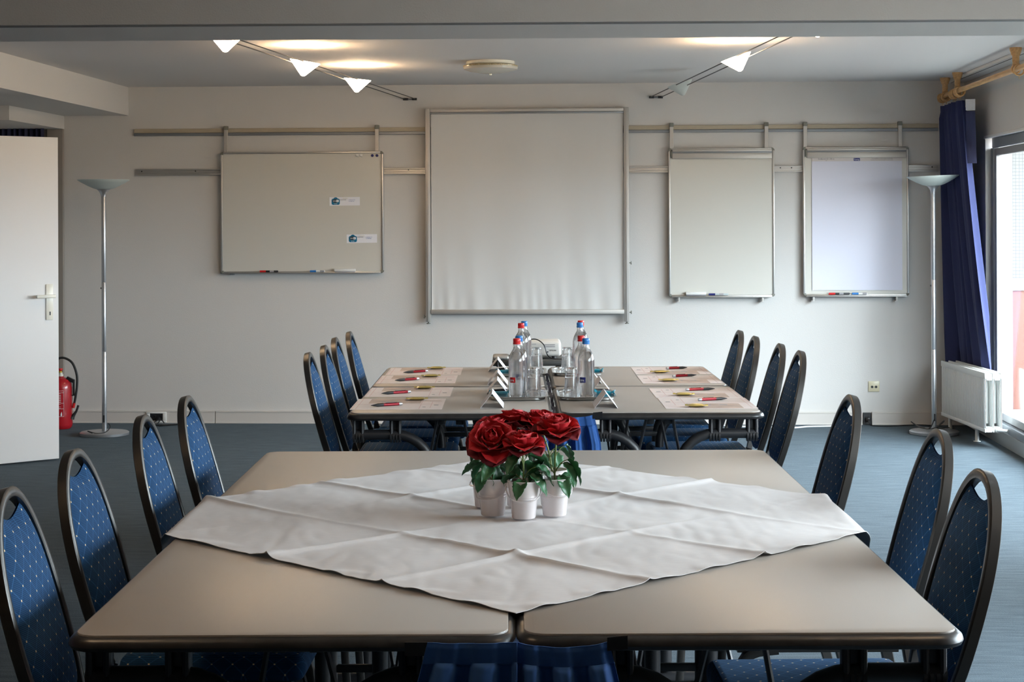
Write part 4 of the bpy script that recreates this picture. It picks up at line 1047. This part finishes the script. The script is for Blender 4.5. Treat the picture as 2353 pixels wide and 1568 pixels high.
packet(-.045, 8.36, .2, 'teal wrapped packet on the rear left tray'); packet(.380, 8.38, -.2, 'teal wrapped packet on the rear right tray')
def tent(x, y, label, rz=0):
    t = thing('name_card', label, 'name card', (x, y, ZT + .0008), rz, 'folded name cards on the far tables')
    for s in (-1, 1):
        M = Matrix.Rotation(s * .665, 4, 'Y')
        B().box((s * .0225, 0, .0290), (.0009, .200, .0740), M=Matrix.Rotation(-s * .66, 4, 'Y')).done('card_panel', paper, t, False)
    return t
for x, y, lb in ((-.091, 6.925, 'front folded white name card left of the bottles'), (-.076, 7.49, 'second folded white name card left of the bottles'), (-.078, 7.885, 'third folded white name card left of the bottles'), (-.085, 8.59, 'rear folded white name card left of the bottles'),
                 (.356, 6.905, 'front folded white name card right of the bottles'), (.366, 7.50, 'second folded white name card right of the bottles'), (.345, 7.93, 'third folded white name card right of the bottles')):
    tent(x, y, lb)

# projector on its cart behind the far tables
t = thing('projector_cart', 'dark projector trolley standing behind the far tables', 'trolley', (.075, 9.36, 0))
B().box((0, 0, .725), (.39, .40, .030), .008).done('top_shelf', shelf_m, t)
q = B(); q.box((-.150, -.10, .752), (.085, .16, .022), .010, 3); q.done('cable_box', alu_matt, t)
for x in (-.16, .16):
    for y in (-.16, .16):
        k = B().tube([(x, y, .06), (x, y, .712)], .014, 8).done('post', shelf_m, t)
        B().lathe([(.025, -.012), (.030, -.008), (.030, .008), (.025, .012)], 14, M=Matrix.Rotation(PI / 2, 4, 'Y'), c=(x, y, .030)).done('castor', rubber, k)
B().box((0, 0, .25), (.36, .36, .02), .004).done('lower_shelf', shelf_m, t)
t = thing('projector', 'white projector with side grille on the trolley behind the bottles', 'projector', (.118, 9.36, .742))
B().box((0, 0, .052), (.255, .22, .080), .016, 4).done('case', proj_m, t)
for x in (-.09, .09): B().lathe([(.012, 0), (.012, .014)], 10, c=(x, -.07, 0)).done('foot', black, t)
for z in (.074, .064): B().box((.065, -.1105, z), (.060, .002, .0045), .0).done('vent_slot', inkgrey, t, False)
B().lathe([(.004, 0), (.004, .002), (0, .002)], 10, M=RX, c=(.056, -.110, .036)).done('sensor', ink, t)
text('EPSON', .0115, ink, t, Matrix.Translation((.066, -.1112, .040)) @ RX, name='brand_lettering')
B().box((-.030, -.1105, .078), (.05, .001, .003)).done('printed_line', inkgrey, t, False)
cord([(.03, 9.20, .80), (.075, 9.225, .842), (.118, 9.225, .845), (.155, 9.22, .815), (.172, 9.215, .765), (.200, 9.18, .748), (.26, 9.18, .745)], 'black cable arching over the white projector', r=.0032)
cord([(-.05, 9.19, .745), (-.085, 9.16, .742), (-.09, 9.155, .715), (-.075, 9.158, .690)], 'short black cable looped over the trolley edge', r=.0032)

t = thing('power_strip', 'white multi-socket power strip on the carpet by the back wall', 'power strip', (1.235, 12.44, 0), -.08)
B().box((0, 0, .020), (.34, .055, .038), .006).done('housing', whitep, t)
for i in range(5): B().lathe([(.019, 0), (.019, .003), (.016, .003), (.015, .001), (0, .001)], 16, c=(-.125 + .06 * i, 0, .038)).done('outlet', whitep, t)
cord([(1.40, 12.43, .018), (1.55, 12.40, .006), (1.75, 12.36, .006), (1.96, 12.30, .006), (2.08, 12.36, .006), (2.22, 12.38, .006), (2.36, 12.42, .006), (2.47, 12.46, .010)], 'white cable running across the carpet behind the right chairs', white_cable, .006)

# ================================================================== POTTED ROSES
def petal_mesh(name, w_, h_, cup, curl, m, ph):
    b = B()
    def fn(i, j):
        s = 2 * i - 1; jj = .07 + .93 * j; prof = max(.30 if j < .5 else 0, (1 - abs(2 * jj - 1) ** 3.6)) ** .5
        x = w_ * .5 * s * prof
        z = h_ * j
        y = cup * w_ * s * s * prof * prof + .25 * cup * h_ * math.sin(PI * j) * -1 - curl * h_ * max(0, j - .55) ** 2 * 2.2 + .002 * math.sin(3 * s + ph) * j + .0014 * math.sin(7 * s + 2 * ph) * j * j
        return (x, -y, z)
    b.grid(fn, 10, 10)
    o = b.done(name, m, None, ang=180); me = o.data; bpy.data.objects.remove(o); return me
PET = [petal_mesh('petal', .030, .029, .50, -.10, petal_m, 0.), petal_mesh('petal', .042, .033, .42, .18, petal_m, 1.), petal_mesh('petal', .052, .036, .30, .50, petal_m, 2.), petal_mesh('petal', .058, .036, .20, .55, petal_d, 3.)]
def leaf_mesh():
    b = B()
    def fn(i, j):
        s = 2 * i - 1; wd = .021 * math.sin(PI * (.04 + .96 * j)) ** .75 * (1 - .28 * j) * (1 + .06 * math.sin(j * 46))
        return (.058 * j, s * wd, .010 * abs(s) * wd / .02 * 1.0 - .024 * j * j + .002 * math.sin(j * 22) * abs(s))
    b.grid(fn, 6, 14, .0005); o = b.done('leaf', leaf_m, None, ang=100); me = o.data; bpy.data.objects.remove(o); return me
LEAF = leaf_mesh()
def link_mesh(name, me, parent, M):
    o = bpy.data.objects.new(name, me); COL.objects.link(o); o.parent = parent; o.matrix_local = M; return o
def rose(x, y, rz, top, tilt_dir, tilt, label, leaves, hs=1.0, handle=None, seed=1):
    rnd = random.Random(seed)
    t = thing('potted_rose', label, 'potted flower', (x, y, ZT + .011), 0, 'red roses in small white pails')
    B().lathe([(.0, 0), (.0275, 0), (.0290, .002), (.0335, .046), (.0342, .047), (.0335, .049), (.0340, .052), (.0348, .053), (.0342, .055), (.0385, .088), (.0405, .0895), (.0405, .0915), (.0380, .0915), (.0368, .086), (.0330, .054), (.0270, .004), (.0, .004)], 32, cap=False).done('pail', pot_m, t)
    B().lathe([(.0, .074), (.02, .077), (.0352, .073)], 20, cap=False).done('soil', soil_m, t)
    if handle is not None:
        ha, drop = handle
        R = Matrix.Rotation(ha, 3, 'Z'); pts = []
        for k in range(13):
            a = PI * k / 12; pts.append(R @ Vector((.0425 * math.cos(a), -.0425 * math.sin(a) * math.cos(drop), .080 - .046 * math.sin(a) * math.sin(drop))))
        for k in range(len(pts)):  # keep the wire outside the pail
            p = pts[k]; rr = math.hypot(p.x, p.y); m_ = .032 + .010 * p.z / .09 + .004
            if rr < m_: p.x *= m_ / rr; p.y *= m_ / rr
        B().tube(pts, .0016, 6).done('handle', pot_m, t)
        for s in (-1, 1):
            d = R @ Vector((s, 0, 0)); B().lathe([(.0075, -.003), (.0075, .002), (.004, .004), (0, .005)], 12, M=Vector((0, 0, 1)).rotation_difference(d).to_matrix().to_4x4(), c=d * .0385 + Vector((0, 0, .080))).done('handle_lug', pot_m, t)
    hx, hy = top[0], top[1]; H = top[2]
    B().tube(smooth_path([(0, 0, .07), (hx * .2, hy * .2, .07 + (H - .07) * .4), (hx * .7, hy * .7, H - .03), (hx, hy, H)], 5), .0024, 7).done('stem', stem_m, t)
    T0 = Matrix.Translation((hx, hy, H)) @ Matrix.Rotation(tilt_dir, 4, 'Z') @ Matrix.Rotation(tilt, 4, 'X') @ Matrix.Scale(hs, 4)
    bl = B(); bl.lathe([(.003, -.008), (.010, -.004), (.013, .004), (.010, .014), (.006, .020), (0, .024)], 14); b = bl.done('bloom', petal_m, t); b.matrix_local = T0
    cal = B()
    for k in range(5):
        a = 2 * PI * k / 5
        cal.grid(lambda i, j, a=a: ((.006 + .024 * i) * math.cos(a) - (j - .5) * .010 * (1 - i) * math.sin(a), (.006 + .024 * i) * math.sin(a) + (j - .5) * .010 * (1 - i) * math.cos(a), -.006 - .016 * i * i), 4, 2)
    o = cal.done('calyx', leaf_m, t); o.matrix_local = T0
    for ring, (n, r, z, tl, pm, sc_) in enumerate(((3, .003, .006, .02, 0, .85), (4, .006, .004, .14, 0, 1.0), (5, .010, .001, .34, 1, .95), (5, .013, -.002, .62, 1, 1.05), (6, .014, -.004, .98, 2, 1.0), (6, .014, -.007, 1.40, 3, 1.0))):
        for k in range(n):
            a = 2 * PI * (k + .5 * (ring % 2)) / n + rnd.uniform(-.15, .15) + ring * .3
            M = Matrix.Rotation(a, 4, 'Z') @ Matrix.Translation((0, r, z)) @ Matrix.Rotation(-tl + rnd.uniform(-.12, .12), 4, 'X') @ Matrix.Rotation(rnd.uniform(-.15, .15), 4, 'Y') @ Matrix.Scale(sc_ * rnd.uniform(.92, 1.08), 4)
            link_mesh('petal', PET[pm], b, M)
    for (az, z, ln, pitch, size) in leaves:
        r0 = .004; p0 = Vector((hx * z / H * .5, hy * z / H * .5, z - .018)); d = Vector((math.cos(az), math.sin(az), 0)); p1 = p0 + d * ln + Vector((0, 0, .020 + ln * .25))
        k = B().tube(smooth_path([p0, p0.lerp(p1, .5) + Vector((0, 0, .006)), p1], 4), .0012, 5).done('leaf_stalk', stem_m, t)
        link_mesh('leaf', LEAF, k, Matrix.Translation(p1) @ Matrix.Rotation(az + rnd.uniform(-.3, .3), 4, 'Z') @ Matrix.Rotation(pitch, 4, 'Y') @ Matrix.Rotation(rnd.uniform(-.5, .5), 4, 'X') @ Matrix.Scale(size, 4))
    return t
def lv(seed, n, zlo=.085, zhi=.15):
    r = random.Random(seed); return [(2 * PI * k / n + r.uniform(-.4, .4), r.uniform(zlo, zhi), r.uniform(.012, .03), r.uniform(.1, 1.0), r.uniform(.85, 1.2)) for k in range(n)]
rose(-.056, 4.290, 0, (-.002, -.012, .180), 0.1, .85, 'red rose in white pail at the front left of the group', lv(1, 5) + [(-1.1, .115, .012, 1.15, 1.1), (3.0, .12, .02, .7, 1.0)], 1.28, (-.55, 1.0), 1)
rose(.020, 4.245, 0, (-.002, -.005, .175), 0.0, .18, 'red rose in white pail at the front middle of the group', lv(2, 5) + [(-.5, .10, .015, .5, 1.1), (-.1, .115, .03, .5, 1.15)], 1.12, (0.02, .95), 2)
rose(.096, 4.285, 0, (.006, .01, .206), 0.0, .25, 'red rose in white pail at the right of the group', lv(3, 5) + [(.1, .125, .03, .7, 1.15), (.5, .16, .03, .9, 1.0)], 1.18, (.5, .75), 3)
rose(-.074, 4.420, 0, (.022, 0, .190), 0.3, .2, 'red rose in white pail behind the front left one', lv(4, 6), 1.15, (-1.2, .6), 4)
rose(.008, 4.430, 0, (-.010, .02, .203), 2.8, .25, 'red rose in white pail at the back middle of the group', lv(5, 6), 1.15, (.3, .2), 5)
rose(.094, 4.430, 0, (-.030, .0, .205), 0.8, .3, 'red rose in white pail hidden behind the right one', lv(6, 5), 1.1, (.8, .5), 6)
